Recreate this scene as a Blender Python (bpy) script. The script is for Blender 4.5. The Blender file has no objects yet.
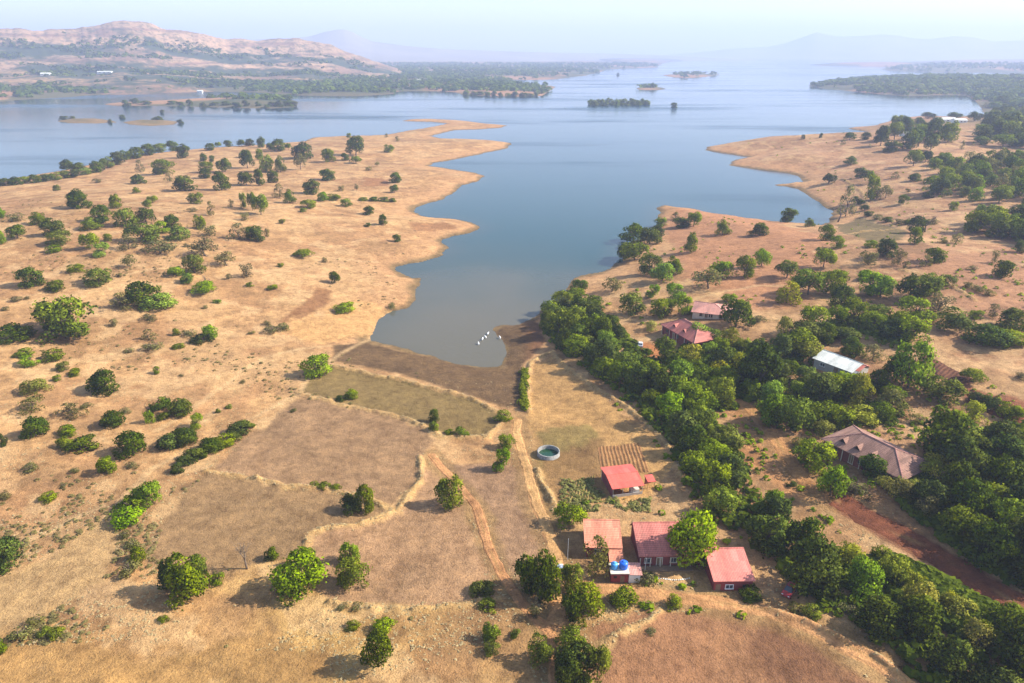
import bpy, bmesh, math, random
import numpy as np
from mathutils import Vector

R = math.radians
scene = bpy.context.scene
COL = scene.collection
random.seed(7)
RNG = np.random.default_rng(11)

# ------------------------------------------------------------------ camera
CAM_H, PITCH, FPX, CX, CY = 95.0, R(23.0), 683.0, 512.0, 341.5
cam_d = bpy.data.cameras.new('camera')
cam_d.lens = 24.0; cam_d.sensor_width = 36.0
cam_d.clip_start = 1.0; cam_d.clip_end = 60000.0
cam = bpy.data.objects.new('camera', cam_d); COL.objects.link(cam)
cam.location = (0, 0, CAM_H); cam.rotation_euler = (math.pi/2 - PITCH, 0, 0)
scene.camera = cam

def ray(px, py):
    px = np.asarray(px, float); py = np.asarray(py, float)
    u = (px - CX)/FPX; v = (py - CY)/FPX
    dy = math.cos(PITCH) - v*math.sin(PITCH)
    dz = -math.sin(PITCH) - v*math.cos(PITCH)
    return u, dy, dz
def plane(px, py, z=0.0):
    u, dy, dz = ray(px, py)
    t = (z - CAM_H)/dz
    return u*t, dy*t
def project(x, y, z):
    yc = y*math.cos(PITCH) - (z - CAM_H)*math.sin(PITCH)
    zc = y*math.sin(PITCH) + (z - CAM_H)*math.cos(PITCH)
    return CX + FPX*x/yc, CY - FPX*zc/yc

# ------------------------------------------------------------------ noise
def _hash(ix, iy, s):
    n = (ix*374761393 + iy*668265263 + s*974711) & 0x7fffffff
    n = ((n ^ (n >> 13))*1274126177) & 0x7fffffff
    n = n ^ (n >> 16)
    return (n & 0xffff)/65535.0
def vnoise(x, y, s=0):
    ix = np.floor(x).astype(np.int64); iy = np.floor(y).astype(np.int64)
    fx = x-ix; fy = y-iy
    fx = fx*fx*(3-2*fx); fy = fy*fy*(3-2*fy)
    a = _hash(ix, iy, s); b = _hash(ix+1, iy, s); c = _hash(ix, iy+1, s); d = _hash(ix+1, iy+1, s)
    return (a+(b-a)*fx)*(1-fy) + (c+(d-c)*fx)*fy
def fbm(x, y, sc, s=0, o=4):
    x = np.asarray(x, float)/sc; y = np.asarray(y, float)/sc
    t = 0; a = .5; n = 0
    for k in range(o):
        t = t + a*vnoise(x, y, s+k*17); n += a; a *= .5; x = x*2.03+3.1; y = y*2.03+1.7
    return t/n
def sstep(a, b, x):
    t = np.clip((x-a)/(b-a), 0, 1); return t*t*(3-2*t)

# ------------------------------------------------------------------ shoreline, traced and laid on the water level
SHORE = [(-260,202),(-120,191),(0,180),(75,168),(140,154.5),(215,147),(270,144),(306,141),(315,137),(341,136),(386,135),(406,131),(436,126),(449,123.5),
 (430,121.7),(401,121),(410,119.3),(426,118.8),(456,120),(481,123),(508,125.5),(500,127.5),(481,129),(456,130),(428,136),(441,138.5),(468,139),(496,140.5),(511,143),
 (508,148),(488,152),(456,159),(431,163),(428,166),(456,170),(488,176),(476,181),(463,185),(451,193),(436,201),(416,207),(411,212),(421,216),
 (448,218),(471,222),(478,227),(471,233),(451,236),(438,241),(447,248),(441,257),(421,263),(396,266.5),(404,272),(414,277.5),(428,274.5),(420,283),(415,290),
 (413,301),(401,308),(386,315),(378,323),(371,334),(366,341),(378,345.5),(411,353),(451,361),(476,366),(503,368),(507,360),(506,345),(504,337),(495,332),(488,329.5),
 (500,325),(520,324),(534,320),(539,316),(549,303),(562,298),(572,283),(587,276),(604,272),(619,263),(623,253),(632,241),(655,230),
 (660,222),(658,214),(657,208),(664,205),(687,208),(712,213),(737,217),(762,220.5),(793,223),(818,226),(831,223),(835,218),(834,212),(823,202),
 (805,193),(793,187.5),(777,185),(793,183),(806,182),(800,176),(783,172),(762,170),(727,165),(737,160),(752,157),(730,154),(705,150),(707,147),
 (725,144),(752,139.5),(768,140),(818,138),(855,138.5),(868,132),(848,128.3),(862,127),(878,125),(898,118),(920,116),(948,117.5),(985,114),(981,107),(975,100),
 (965,94.5),(943,95),(908,96),(880,94),(850,91),(828,89),(808,85.5),(825,82.5),(850,80),(888,78.5),(920,79),(980,80),(1060,80),(1200,80)]
def px_poly(pts, z=0.0):
    a = np.array(pts, float); x, y = plane(a[:,0], a[:,1], z)
    return np.stack([x, y], 1)
main_land = np.vstack([px_poly(SHORE), [[9000, 2300], [9000, -300], [-1200, -300], [-1200, 330]]])
far_left = np.vstack([px_poly([(-200,106),(0,102),(15,100),(60,97.5),(95,95),(120,92.5),(200,91),(260,92.5),(301,95.5),(356,96),(393,94),(397,91),(430,91),(456,92),(463,95),(501,96),(520,97),(542,96),(556,86.5),
   (540,84.5),(512,82),(505,79.5),(540,79.8),(557,79),(585,75.5),(600,72),(607,69.3),(640,68),(657,67),(664,62.5),(690,60.5)]), [[3300,12500],[-9000, 12500], [-9000, 1100]]])
spit_far = px_poly([(103,104),(120,102),(160,100.5),(200,98),(250,97),(285,97),(298,102),(296,107),(265,108.5),(230,107.5),(200,106.8),(150,105.5),(115,106)])
isle_a = px_poly([(56,121),(70,118.6),(95,118.2),(112,120.5),(118,122.3),(95,123.3),(70,123)])
isle_b = px_poly([(122,122),(140,119.8),(165,120),(177,121.5),(174,124.5),(150,126),(128,124.5)])
isle_c = px_poly([(636,88),(648,86.3),(660,87),(667,89),(655,90.3),(640,90)])
isle_d = px_poly([(662,75),(685,72.8),(720,74.5),(712,76),(688,78.3),(670,76.7)])
far_right = np.vstack([px_poly([(808,64.8),(830,64),(880,64.2),(930,61.5),(1010,60.5),(1300,60.5)]), px_poly([(1300,73),(1010,72.5),(940,72),(893,71),(880,69),(893,67.5),(870,66.2),(830,66)])])
LANDS = [main_land, far_left, spit_far, isle_a, isle_b, isle_c, isle_d, far_right]

def poly_sd(x, y, poly):
    """signed distance, positive inside"""
    x = x.ravel(); y = y.ravel()
    best = np.full(x.shape, 1e18); ins = np.zeros(x.shape, bool)
    n = len(poly)
    for i in range(n):
        ax, ay = poly[i]; bx, by = poly[(i+1) % n]
        ex, ey = bx-ax, by-ay
        L = ex*ex+ey*ey+1e-12
        px_ = x-ax; py_ = y-ay
        t = np.clip((px_*ex+py_*ey)/L, 0, 1)
        np.minimum(best, (px_-t*ex)**2+(py_-t*ey)**2, out=best)
        c = (ay > y) != (by > y)
        if c.any():
            xi = ax + (y-ay)*ex/(ey if abs(ey) > 1e-12 else 1e-12)
            ins ^= c & (x < xi)
    d = np.sqrt(best)
    return np.where(ins, d, -d)
def line_d(x, y, pts):
    best = np.full(x.shape, 1e18); along = np.zeros(x.shape); acc = 0
    for i in range(len(pts)-1):
        ax, ay = pts[i]; bx, by = pts[i+1]; ex, ey = bx-ax, by-ay
        L = ex*ex+ey*ey+1e-12
        t = np.clip(((x-ax)*ex+(y-ay)*ey)/L, 0, 1)
        d = (x-ax-t*ex)**2+(y-ay-t*ey)**2
        m = d < best
        best = np.where(m, d, best); along = np.where(m, acc+t*math.sqrt(L), along); acc += math.sqrt(L)
    return np.sqrt(best), along

class Raster:
    def __init__(s, x0, x1, y0, y1, st):
        s.x0, s.y0, s.st = x0, y0, st
        xs = np.arange(x0, x1+st, st); ys = np.arange(y0, y1+st, st)
        s.nx, s.ny = len(xs), len(ys)
        X, Y = np.meshgrid(xs, ys)
        d = np.full(X.size, -1e9)
        for p in LANDS:
            lo = p.min(0)-1500; hi = p.max(0)+1500
            if hi[0] < x0 or lo[0] > x1 or hi[1] < y0 or lo[1] > y1: continue
            d = np.maximum(d, poly_sd(X, Y, p))
        s.d = d.reshape(X.shape).astype(np.float32)
    def inside(s, x, y):
        return (x >= s.x0) & (x < s.x0+(s.nx-1)*s.st) & (y >= s.y0) & (y < s.y0+(s.ny-1)*s.st)
    def at(s, x, y):
        fx = np.clip((x-s.x0)/s.st, 0, s.nx-1.001); fy = np.clip((y-s.y0)/s.st, 0, s.ny-1.001)
        ix = fx.astype(int); iy = fy.astype(int); fx = fx-ix; fy = fy-iy; D = s.d
        return (D[iy,ix]*(1-fx)+D[iy,ix+1]*fx)*(1-fy)+(D[iy+1,ix]*(1-fx)+D[iy+1,ix+1]*fx)*fy
RN = Raster(-760, 900, -40, 1260, 2.5)
RF = Raster(-9200, 9200, -300, 13000, 40.0)
def shore_d(x, y):
    x = np.asarray(x, float); y = np.asarray(y, float)
    d = np.where(RN.inside(x, y), RN.at(x, y), RF.at(x, y))
    k = sstep(2200, 500, np.hypot(x, y))*np.exp(-(d/28)**2)      # the drawdown line wanders
    return d + k*((fbm(x, y, 22, 401, 3)-.5)*9 + (fbm(x, y, 6, 411, 3)-.5)*3.4)

BUMPS = [  # x, y, sigma, amplitude: the swells of the land around the lake
 (-210, 330, 95, 11), (-330, 330, 110, 7), (-120, 260, 60, 4), (-150, 150, 50, 6), (-90, 90, 45, 3.5), (150, 240, 80, 6), (230, 330, 110, 8),
 (330, 470, 130, 10), (120, 120, 55, 2.5), (10, 70, 60, 3.0), (420, 800, 200, 14), (620, 1500, 350, 22), (1300, 1600, 500, 30), (-20, 430, 70, 4), (60, 300, 50, 4)]
def height(x, y, fine=True):
    x = np.asarray(x, float); y = np.asarray(y, float)
    d = shore_d(x, y)
    r = np.hypot(x, y)
    A = np.full(x.shape, 4.2)
    for bx, by, s, a in BUMPS:
        A = A + a*np.exp(-((x-bx)**2+(y-by)**2)/(2*s*s))
    far = sstep(900, 1500, r)
    A = A*(1-far) + far*(5 + 14*fbm(x, y, 900, 5) + 0*x)
    A = np.where((far > .5) & (y > 1500) & (x > 900), A+14, A)
    L = 70 + 130*far
    dp = np.maximum(d, 0)
    h = A*(1-np.exp(-dp/L)) + np.minimum(dp*.05, .22)
    amp = np.clip(dp/35, 0, 1)
    h = h + amp*((fbm(x, y, 60, 21)-.5)*3.2 + (fbm(x, y, 14, 31)-.5)*.9)
    h = np.where(d < 0, -np.minimum(-d*.06, 6.0) - .02, h)
    return h
class HeightGrid:
    def __init__(s, rs):
        X, Y = np.meshgrid(rs.x0+np.arange(rs.nx)*rs.st, rs.y0+np.arange(rs.ny)*rs.st)
        s.r = rs; s.h = np.maximum(height(X, Y), 0).astype(np.float32)
    def at(s, x, y):
        rs = s.r; D = s.h
        fx = np.clip((x-rs.x0)/rs.st, 0, rs.nx-1.001); fy = np.clip((y-rs.y0)/rs.st, 0, rs.ny-1.001)
        ix = fx.astype(int); iy = fy.astype(int); fx = fx-ix; fy = fy-iy
        return (D[iy,ix]*(1-fx)+D[iy,ix+1]*fx)*(1-fy)+(D[iy+1,ix]*(1-fx)+D[iy+1,ix+1]*fx)*fy
HN = HeightGrid(RN); HF = HeightGrid(RF)
def quick_h(x, y): return np.where(RN.inside(x, y), HN.at(x, y), HF.at(x, y))
TS = np.exp(np.linspace(math.log(60), math.log(9000), 520))
def ground_at(px, py):
    """where the ray through a point of the photograph meets the land"""
    px = np.atleast_1d(np.asarray(px, float)); py = np.atleast_1d(np.asarray(py, float))
    u, dy, dz = ray(px, py); u = np.broadcast_to(u, px.shape)
    T = TS[None, :]
    below = CAM_H + dz[:, None]*T < quick_h(u[:, None]*T, dy[:, None]*T)
    k = np.where(below.any(1), below.argmax(1), len(TS)-1)
    t_hi = TS[k]; t_lo = TS[np.maximum(k-1, 0)]
    for _ in range(14):
        t = (t_lo+t_hi)/2
        b = CAM_H+dz*t < quick_h(u*t, dy*t)
        t_hi = np.where(b, t, t_hi); t_lo = np.where(b, t_lo, t)
    x, y = u*t_hi, dy*t_hi
    return x, y, quick_h(x, y)
def gpoly(pts):
    a = np.array(pts, float); x, y, z = ground_at(a[:,0], a[:,1]); return np.stack([x, y], 1)

# ------------------------------------------------------------------ mesh and object helpers
def mesh_np(name, v, f, mats=(), smooth=False, cols=None, midx=None):
    me = bpy.data.meshes.new(name)
    v = np.asarray(v, np.float32); f = np.asarray(f, np.int32)
    n, k = f.shape
    me.vertices.add(len(v)); me.vertices.foreach_set('co', v.ravel())
    me.loops.add(n*k); me.loops.foreach_set('vertex_index', f.ravel())
    me.polygons.add(n); me.polygons.foreach_set('loop_start', np.arange(0, n*k, k, dtype=np.int32))
    if smooth: me.polygons.foreach_set('use_smooth', np.ones(n, bool))
    for m in mats: me.materials.append(m)
    if midx is not None: me.polygons.foreach_set('material_index', np.asarray(midx, np.int32))
    me.update(calc_edges=True)
    if cols is not None:
        a = me.color_attributes.new('tint', 'FLOAT_COLOR', 'POINT')
        c = np.ones((len(v), 4), np.float32); c[:, :3] = cols; a.data.foreach_set('color', c.ravel())
    return me
def link(name, me, parent=None):
    o = bpy.data.objects.new(name, me); COL.objects.link(o)
    if parent is not None: o.parent = parent
    return o
def tag(o, label=None, cat=None, group=None, kind=None):
    if label: o['label'] = label
    if cat: o['category'] = cat
    if group: o['group'] = group
    if kind: o['kind'] = kind
    return o
def empty(name, loc, rz=0.0):
    o = bpy.data.objects.new(name, None); COL.objects.link(o)
    o.location = loc; o.rotation_euler = (0, 0, rz); o.empty_display_size = .5
    return o
class MB:
    """collects solids, then links them as one mesh"""
    def __init__(s): s.bm = bmesh.new()
    def box(s, cx, cy, cz, sx, sy, sz, rz=0.0):
        c, n = math.cos(rz), math.sin(rz); vs = []
        for dz in (-.5, .5):
            for dx, dy in ((-.5,-.5),(.5,-.5),(.5,.5),(-.5,.5)):
                X, Y = dx*sx, dy*sy
                vs.append(s.bm.verts.new((cx+X*c-Y*n, cy+X*n+Y*c, cz+dz*sz)))
        for q in ((3,2,1,0),(4,5,6,7),(0,1,5,4),(1,2,6,5),(2,3,7,6),(3,0,4,7)): s.bm.faces.new([vs[i] for i in q])
        return s
    def prism(s, top, th):
        """a slab: polygon TOP (3-D points, counter-clockwise from above) thickened downward"""
        a = [s.bm.verts.new(p) for p in top]; b = [s.bm.verts.new((p[0], p[1], p[2]-th)) for p in top]
        s.bm.faces.new(a); s.bm.faces.new(b[::-1]); n = len(a)
        for i in range(n): s.bm.faces.new((a[i], b[i], b[(i+1) % n], a[(i+1) % n]))
        return s
    def tube(s, pts, rad, seg=7, cap=True):
        rings = []
        for i, p in enumerate(pts):
            p = Vector(p); q = Vector(pts[min(i+1, len(pts)-1)]) - Vector(pts[max(i-1, 0)])
            q.normalize(); a = q.orthogonal().normalized(); b = q.cross(a); r = rad[i]
            rings.append([s.bm.verts.new(p + (a*math.cos(t)+b*math.sin(t))*r) for t in [2*math.pi*k/seg for k in range(seg)]])
        for i in range(len(rings)-1):
            for k in range(seg): s.bm.faces.new((rings[i][k], rings[i][(k+1) % seg], rings[i+1][(k+1) % seg], rings[i+1][k]))
        if cap: s.bm.faces.new(rings[0][::-1]); s.bm.faces.new(rings[-1])
        return s
    def lathe(s, prof, seg=24, c=(0,0,0)):
        rings = [[s.bm.verts.new((c[0]+r*math.cos(2*math.pi*k/seg), c[1]+r*math.sin(2*math.pi*k/seg), c[2]+z)) for k in range(seg)] for r, z in prof]
        for i in range(len(rings)-1):
            for k in range(seg): s.bm.faces.new((rings[i][k], rings[i][(k+1) % seg], rings[i+1][(k+1) % seg], rings[i+1][k]))
        return s
    def build(s, name, mat, parent=None, smooth=False, bevel=0.0):
        if bevel: bmesh.ops.bevel(s.bm, geom=s.bm.edges[:], offset=bevel, segments=1, affect='EDGES')
        bmesh.ops.recalc_face_normals(s.bm, faces=s.bm.faces)
        me = bpy.data.meshes.new(name); s.bm.to_mesh(me); s.bm.free(); me.materials.append(mat)
        if smooth:
            for p in me.polygons: p.use_smooth = True
        return link(name, me, parent)

# ------------------------------------------------------------------ materials
def lin(r, g, b):
    f = lambda c: (c/255/12.92) if c <= 10 else ((c/255+.055)/1.055)**2.4
    return np.array([f(r), f(g), f(b)])
KLIT = 1.8       # how much brighter than its own albedo a sunlit surface shows in the picture
def alb(r, g, b): return lin(r, g, b)/KLIT
def new_mat(name):
    m = bpy.data.materials.new(name); m.use_nodes = True
    nt = m.node_tree; b = nt.nodes['Principled BSDF']
    return m, nt, b
def N(nt, t, **kw):
    n = nt.nodes.new(t)
    for k, v in kw.items(): setattr(n, k, v)
    return n
def noise_node(nt, vec, scale, detail=4, rough=.6):
    n = N(nt, 'ShaderNodeTexNoise'); n.inputs['Scale'].default_value = scale
    n.inputs['Detail'].default_value = detail; n.inputs['Roughness'].default_value = rough
    nt.links.new(vec, n.inputs['Vector']); return n.outputs['Fac']
def ramp(nt, fac, stops):
    r = N(nt, 'ShaderNodeValToRGB'); el = r.color_ramp.elements
    while len(el) < len(stops): el.new(.5)
    for e, (p, c) in zip(el, stops):
        e.position = p; e.color = (c[0], c[1], c[2], 1) if not np.isscalar(c) else (c, c, c, 1)
    nt.links.new(fac, r.inputs['Fac']); return r.outputs['Color']
def mixc(nt, mode, fac, a, b):
    m = N(nt, 'ShaderNodeMix', data_type='RGBA', blend_type=mode)
    for s, v in ((m.inputs[0], fac), (m.inputs[6], a), (m.inputs[7], b)):
        if hasattr(v, 'is_linked'): nt.links.new(v, s)
        else: s.default_value = v if np.isscalar(v) else (*v[:3], 1)
    return m.outputs[2]
def bump(nt, bsdf, fac, strength, dist):
    b = N(nt, 'ShaderNodeBump'); b.inputs['Strength'].default_value = strength; b.inputs['Distance'].default_value = dist
    nt.links.new(fac, b.inputs['Height']); nt.links.new(b.outputs['Normal'], bsdf.inputs['Normal'])

def ground_material(name):
    m, nt, b = new_mat(name)
    g = N(nt, 'ShaderNodeNewGeometry').outputs['Position']
    at = N(nt, 'ShaderNodeAttribute', attribute_name='tint')
    n1 = noise_node(nt, g, .9, 5, .72); n2 = noise_node(nt, g, .16, 5, .65); n3 = noise_node(nt, g, 3.2, 3, .7)
    c = mixc(nt, 'MULTIPLY', 1.0, at.outputs['Color'], ramp(nt, n1, [(.25, (.56,.52,.47)), (.43, (.92,.90,.88)), (.6, (1.06,1.05,1.03)), (.78, (1.32,1.3,1.24))]))
    c = mixc(nt, 'MULTIPLY', .8, c, ramp(nt, n2, [(.3, (.74,.70,.66)), (.5, 1.0), (.7, (1.2,1.18,1.13))]))
    c = mixc(nt, 'MULTIPLY', .7, c, ramp(nt, n3, [(.3, (.5,.47,.42)), (.48, 1.0), (.72, (1.3,1.28,1.2))]))
    n4 = noise_node(nt, g, .38, 4, .7)
    c = mixc(nt, 'MULTIPLY', .9, c, ramp(nt, n4, [(.3, (.68,.65,.6)), (.5, 1.0), (.7, (1.24,1.22,1.16))]))
    nt.links.new(c, b.inputs['Base Color']); b.inputs['Roughness'].default_value = .95
    b.inputs['Specular IOR Level'].default_value = .15
    ad = N(nt, 'ShaderNodeMath', operation='ADD'); nt.links.new(n1, ad.inputs[0]); nt.links.new(n3, ad.inputs[1])
    bump(nt, b, ad.outputs[0], .8, .35)
    return m
def solid(name, col, rough=.7, var=.25, scale=1.5, spec=.3, metallic=0):
    m, nt, b = new_mat(name)
    tc = N(nt, 'ShaderNodeTexCoord').outputs['Object']
    n = noise_node(nt, tc, scale, 5, .65)
    c = mixc(nt, 'MULTIPLY', 1.0, tuple(col), ramp(nt, n, [(.25, 1-var), (.5, 1.0), (.75, 1+var*.6)]))
    nt.links.new(c, b.inputs['Base Color']); b.inputs['Roughness'].default_value = rough
    b.inputs['Specular IOR Level'].default_value = spec; b.inputs['Metallic'].default_value = metallic
    return m
def roof_material(name, col, pitch, rust=(.2,.1,.06), var=.3, dirx=True, rough=.6, rows=0):
    """corrugated sheet or tile: ribs run down the slope, stains and faded sheets between"""
    m, nt, b = new_mat(name)
    tc = N(nt, 'ShaderNodeTexCoord').outputs['Object']
    w = N(nt, 'ShaderNodeTexWave', wave_type='BANDS', bands_direction='X' if dirx else 'Y')
    w.inputs['Scale'].default_value = .314/pitch; w.inputs['Distortion'].default_value = .15; nt.links.new(tc, w.inputs['Vector'])
    n = noise_node(nt, tc, .6, 6, .7); n2 = noise_node(nt, tc, 3.5, 4, .7)
    mp = N(nt, 'ShaderNodeMapping'); mp.inputs['Scale'].default_value = (1.1, .12, .12) if dirx else (.12, 1.1, .12)
    nt.links.new(tc, mp.inputs['Vector']); n3 = noise_node(nt, mp.outputs['Vector'], 1.0, 2, .5)
    c = mixc(nt, 'MULTIPLY', 1.0, tuple(col), ramp(nt, n3, [(.3, (1-var*.6,)*3), (.6, (1+var*.45,)*3)]))
    c = mixc(nt, 'MULTIPLY', .9, c, ramp(nt, n2, [(.3, 1-var), (.55, 1.0), (.8, 1+var*.5)]))
    c = mixc(nt, 'MIX', ramp(nt, n, [(.54, 0.0), (.72, .55)]), c, rust)
    c = mixc(nt, 'MULTIPLY', .35, c, ramp(nt, w.outputs['Fac'], [(.0, .45), (.5, 1.0), (1, 1.15)]))
    cell = N(nt, 'ShaderNodeVectorMath', operation='MULTIPLY'); cell.inputs[1].default_value = (.95, .42, 0) if dirx else (.42, .95, 0); nt.links.new(tc, cell.inputs[0])
    fl = N(nt, 'ShaderNodeVectorMath', operation='FLOOR'); nt.links.new(cell.outputs[0], fl.inputs[0])
    wn = N(nt, 'ShaderNodeTexWhiteNoise', noise_dimensions='2D'); nt.links.new(fl.outputs[0], wn.inputs['Vector'])
    c = mixc(nt, 'MULTIPLY', .8, c, ramp(nt, wn.outputs['Value'], [(.0, (.72,.74,.76)), (.3, (.95,.95,.95)), (.8, 1.02), (1, (1.2,1.22,1.24))]))
    if rows:
        w2 = N(nt, 'ShaderNodeTexWave', wave_type='BANDS', bands_direction='Y' if dirx else 'X')
        w2.inputs['Scale'].default_value = .314/rows; w2.inputs['Distortion'].default_value = .6; nt.links.new(tc, w2.inputs['Vector'])
        c = mixc(nt, 'MULTIPLY', .5, c, ramp(nt, w2.outputs['Fac'], [(.1, .5), (.4, 1.0)]))
    nt.links.new(c, b.inputs['Base Color']); b.inputs['Roughness'].default_value = rough; b.inputs['Specular IOR Level'].default_value = .25
    bump(nt, b, w.outputs['Fac'], .5, .05)
    return m
def leaf_material(name, dark, light, trans=.33):
    m, nt, b = new_mat(name)
    at = N(nt, 'ShaderNodeAttribute', attribute_name='tint'); oi = N(nt, 'ShaderNodeObjectInfo')
    c = mixc(nt, 'MIX', at.outputs['Fac'], tuple(dark), tuple(light))
    hs = N(nt, 'ShaderNodeHueSaturation')
    for inp, lo, hi, k in (('Hue', .484, .512, 1.0), ('Value', .78, 1.22, 7.31), ('Saturation', .95, 1.18, 3.77)):
        fr = N(nt, 'ShaderNodeMath', operation='MULTIPLY'); fr.inputs[1].default_value = k; nt.links.new(oi.outputs['Random'], fr.inputs[0])
        f2 = N(nt, 'ShaderNodeMath', operation='FRACT'); nt.links.new(fr.outputs[0], f2.inputs[0])
        mr = N(nt, 'ShaderNodeMapRange'); mr.inputs['To Min'].default_value = lo; mr.inputs['To Max'].default_value = hi
        nt.links.new(f2.outputs[0], mr.inputs['Value']); nt.links.new(mr.outputs['Result'], hs.inputs[inp])
    nt.links.new(c, hs.inputs['Color'])
    nt.links.new(hs.outputs['Color'], b.inputs['Base Color']); b.inputs['Roughness'].default_value = .75; b.inputs['Specular IOR Level'].default_value = .1
    tr = N(nt, 'ShaderNodeBsdfTranslucent'); nt.links.new(hs.outputs['Color'], tr.inputs['Color'])
    mx = N(nt, 'ShaderNodeMixShader'); mx.inputs[0].default_value = trans
    nt.links.new(b.outputs[0], mx.inputs[1]); nt.links.new(tr.outputs[0], mx.inputs[2])
    nt.links.new(mx.outputs[0], nt.nodes['Material Output'].inputs['Surface'])
    return m
GROUND_MAT = ground_material('soil')
LEAF = {
 'D': leaf_material('dark_leaves', (.042,.068,.007), (.165,.200,.020)),
 'G': leaf_material('green_leaves', (.088,.128,.009), (.30,.345,.026)),
 'B': leaf_material('fresh_leaves', (.125,.190,.010), (.35,.47,.028)),
 'O': leaf_material('olive_leaves', (.115,.110,.032), (.30,.27,.09)),
 'Y': leaf_material('yellow_leaves', (.18,.195,.02), (.44,.41,.055)),
 'S': leaf_material('dry_brush', (.095,.075,.026), (.20,.16,.06), .15),
}
BARK = solid('bark', (.12,.085,.06), .9, .4, 4)
TWIG = solid('dry_twigs', (.17,.125,.085), .95, .4, 3)
# ------------------------------------------------------------------ what the soil is like where (traced, then laid on the land)
def C(*rgb): return alb(*rgb)*np.array([1.0, 1.03, .945])
FIELDS = [  # outline, soil colour, edge softness (m), small-scale colour variation
 ([(333,368),(358,372),(401,381),(428,389),(476,403),(498,414),(490,433),(470,436),(441,434),(428,427),(406,417),(376,410),(321,397),(300,391),(315,374)], C(147,121,76), 1.2, .10),
 ([(300,397),(321,401),(376,414),(428,431),(441,440),(425,448),(418,458),(421,482),(391,509),(353,493),(288,486),(250,478),(212,470),(250,436),(285,405)], C(176,137,103), 1.6, .16),
 ([(206,474),(250,479),(288,488),(353,496),(390,510),(356,526),(310,534),(304,548),(285,560),(220,572),(178,570),(150,560),(160,520),(180,495)], C(168,132,95), 1.4, .10),
 ([(-60,600),(0,575),(40,560),(80,535),(115,515),(120,545),(107,582),(65,604),(40,622),(0,642),(-60,670)], C(205,164,116), 1.6, .12),
 ([(425,470),(456,492),(470,512),(478,540),(490,570),(470,600),(400,608),(330,605),(312,590),(310,560),(312,538),(330,531),(358,529),(395,513),(415,495)], C(192,148,112), 1.8, .2),
 ([(440,462),(500,465),(520,470),(530,500),(545,545),(548,575),(510,575),(497,555),(486,512),(460,480)], C(178,138,108), 1.5, .14),
 ([(590,625),(640,612),(720,612),(768,618),(840,650),(890,700),(600,720),(586,660)], C(178,126,92), 1.6, .14),
 ([(735,628),(790,622),(830,645),(865,690),(780,700),(745,660)], C(152,106,78), 3.5, .1),
 ([(0,645),(120,640),(330,650),(340,700),(-40,720)], C(200,152,96), 7, .2),
 ([(530,366),(553,355),(590,388),(650,434),(672,465),(640,500),(600,505),(545,505),(530,440)], C(208,160,104), 1.5, .2),
 ([(535,432),(585,428),(597,440),(575,470),(535,470)], C(165,138,84), 2.5, .15),
 ([(540,455),(600,440),(600,500),(545,520)], C(168,128,84), 2.5, .2),
 ([(317,286),(333,291),(329,302),(300,321),(282,322),(302,303)], C(176,124,84), 1.5, .08),
 ([(365,178),(392,179),(388,186),(362,186)], C(178,124,84), 2.5, .08), ([(410,223),(450,222),(458,229),(415,230)], C(180,128,88), 2.5, .08),
 ([(835,225),(860,218),(908,231),(900,240),(875,244),(843,233)], C(132,112,72), 3.0, .1),
 ([(880,242),(930,242),(945,262),(905,270),(880,258)], C(170,125,90), 4.0, .1),
 ([(700,205),(780,222),(830,240),(800,300),(740,310),(690,280),(660,225)], C(206,146,106), 6.0, .1),
 ([(900,262),(1030,245),(1030,330),(960,320)], C(196,142,106), 6.0, .1),
 ([(925,352),(972,382),(960,392),(915,362)], C(120,72,52), 2.0, .15),
 ([(965,385),(1030,405),(1030,425),(955,402)], C(150,92,64), 2.5, .15),
 ([(736,402),(770,410),(800,450),(822,500),(795,495),(760,470),(735,440)], C(206,146,98), 4.0, .12),
 ([(640,335),(665,350),(660,365),(632,350)], C(214,140,88), 3.0, .1),
 ([(300,343),(372,338),(395,316),(345,300),(280,330)], C(232,178,120), 5, .08),
]
MUD = [(335,350),(366,341),(373,345),(411,354),(451,362),(476,367),(506,368),(505,345),(495,331),(510,322),(535,321),(548,345),(530,362),(526,366),(523,412),(500,413),(476,401),(428,387),(401,379),(358,371),(333,366)]
BUND_PX = [
 [(333,367),(345,369),(358,371),(372,376),(401,379.5),(428,387.5),(458,394),(476,401),(496,412)],
 [(298,394),(321,399),(346,406),(376,412),(406,419),(428,429),(441,437),(468,438),(488,437),(497,428),(505,420)],
 [(256,479),(288,487),(321,489),(353,494.5),(375,503),(392,511)],
 [(420,457),(421,474),(421,482),(411,492),(398,512),(376,520),(356,527),(326,528.5),(310,534),(306,546)],
 [(529,412),(527,395),(527,378),(530,364),(541,357),(553,352.5),(559,361),(575,374),(594,387),(608,396),(622,404),(640,419),(657,433),(668,446),(676,460),(682,480)],
 [(205,472),(230,476),(256,479)],
 [(537,470),(545,487),(553,503),(560,515)],
 [(835,236),(870,231),(905,228),(940,232),(965,230)],
 [(868,205),(862,192),(850,183),(835,178)],
 [(330,603),(370,609),(420,610),(460,607),(495,600)],
 [(770,612),(800,620),(840,640),(880,660),(900,676),(925,700)],
 [(742,318),(790,322),(830,328),(870,337),(905,350)], [(930,300),(960,320),(1000,345)], [(900,270),(940,280),(975,300)], [(770,345),(800,338),(832,334)],
 [(600,648),(625,632),(650,622),(660,612)],
]
BUNDS = [gpoly(b) for b in BUND_PX]
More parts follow.
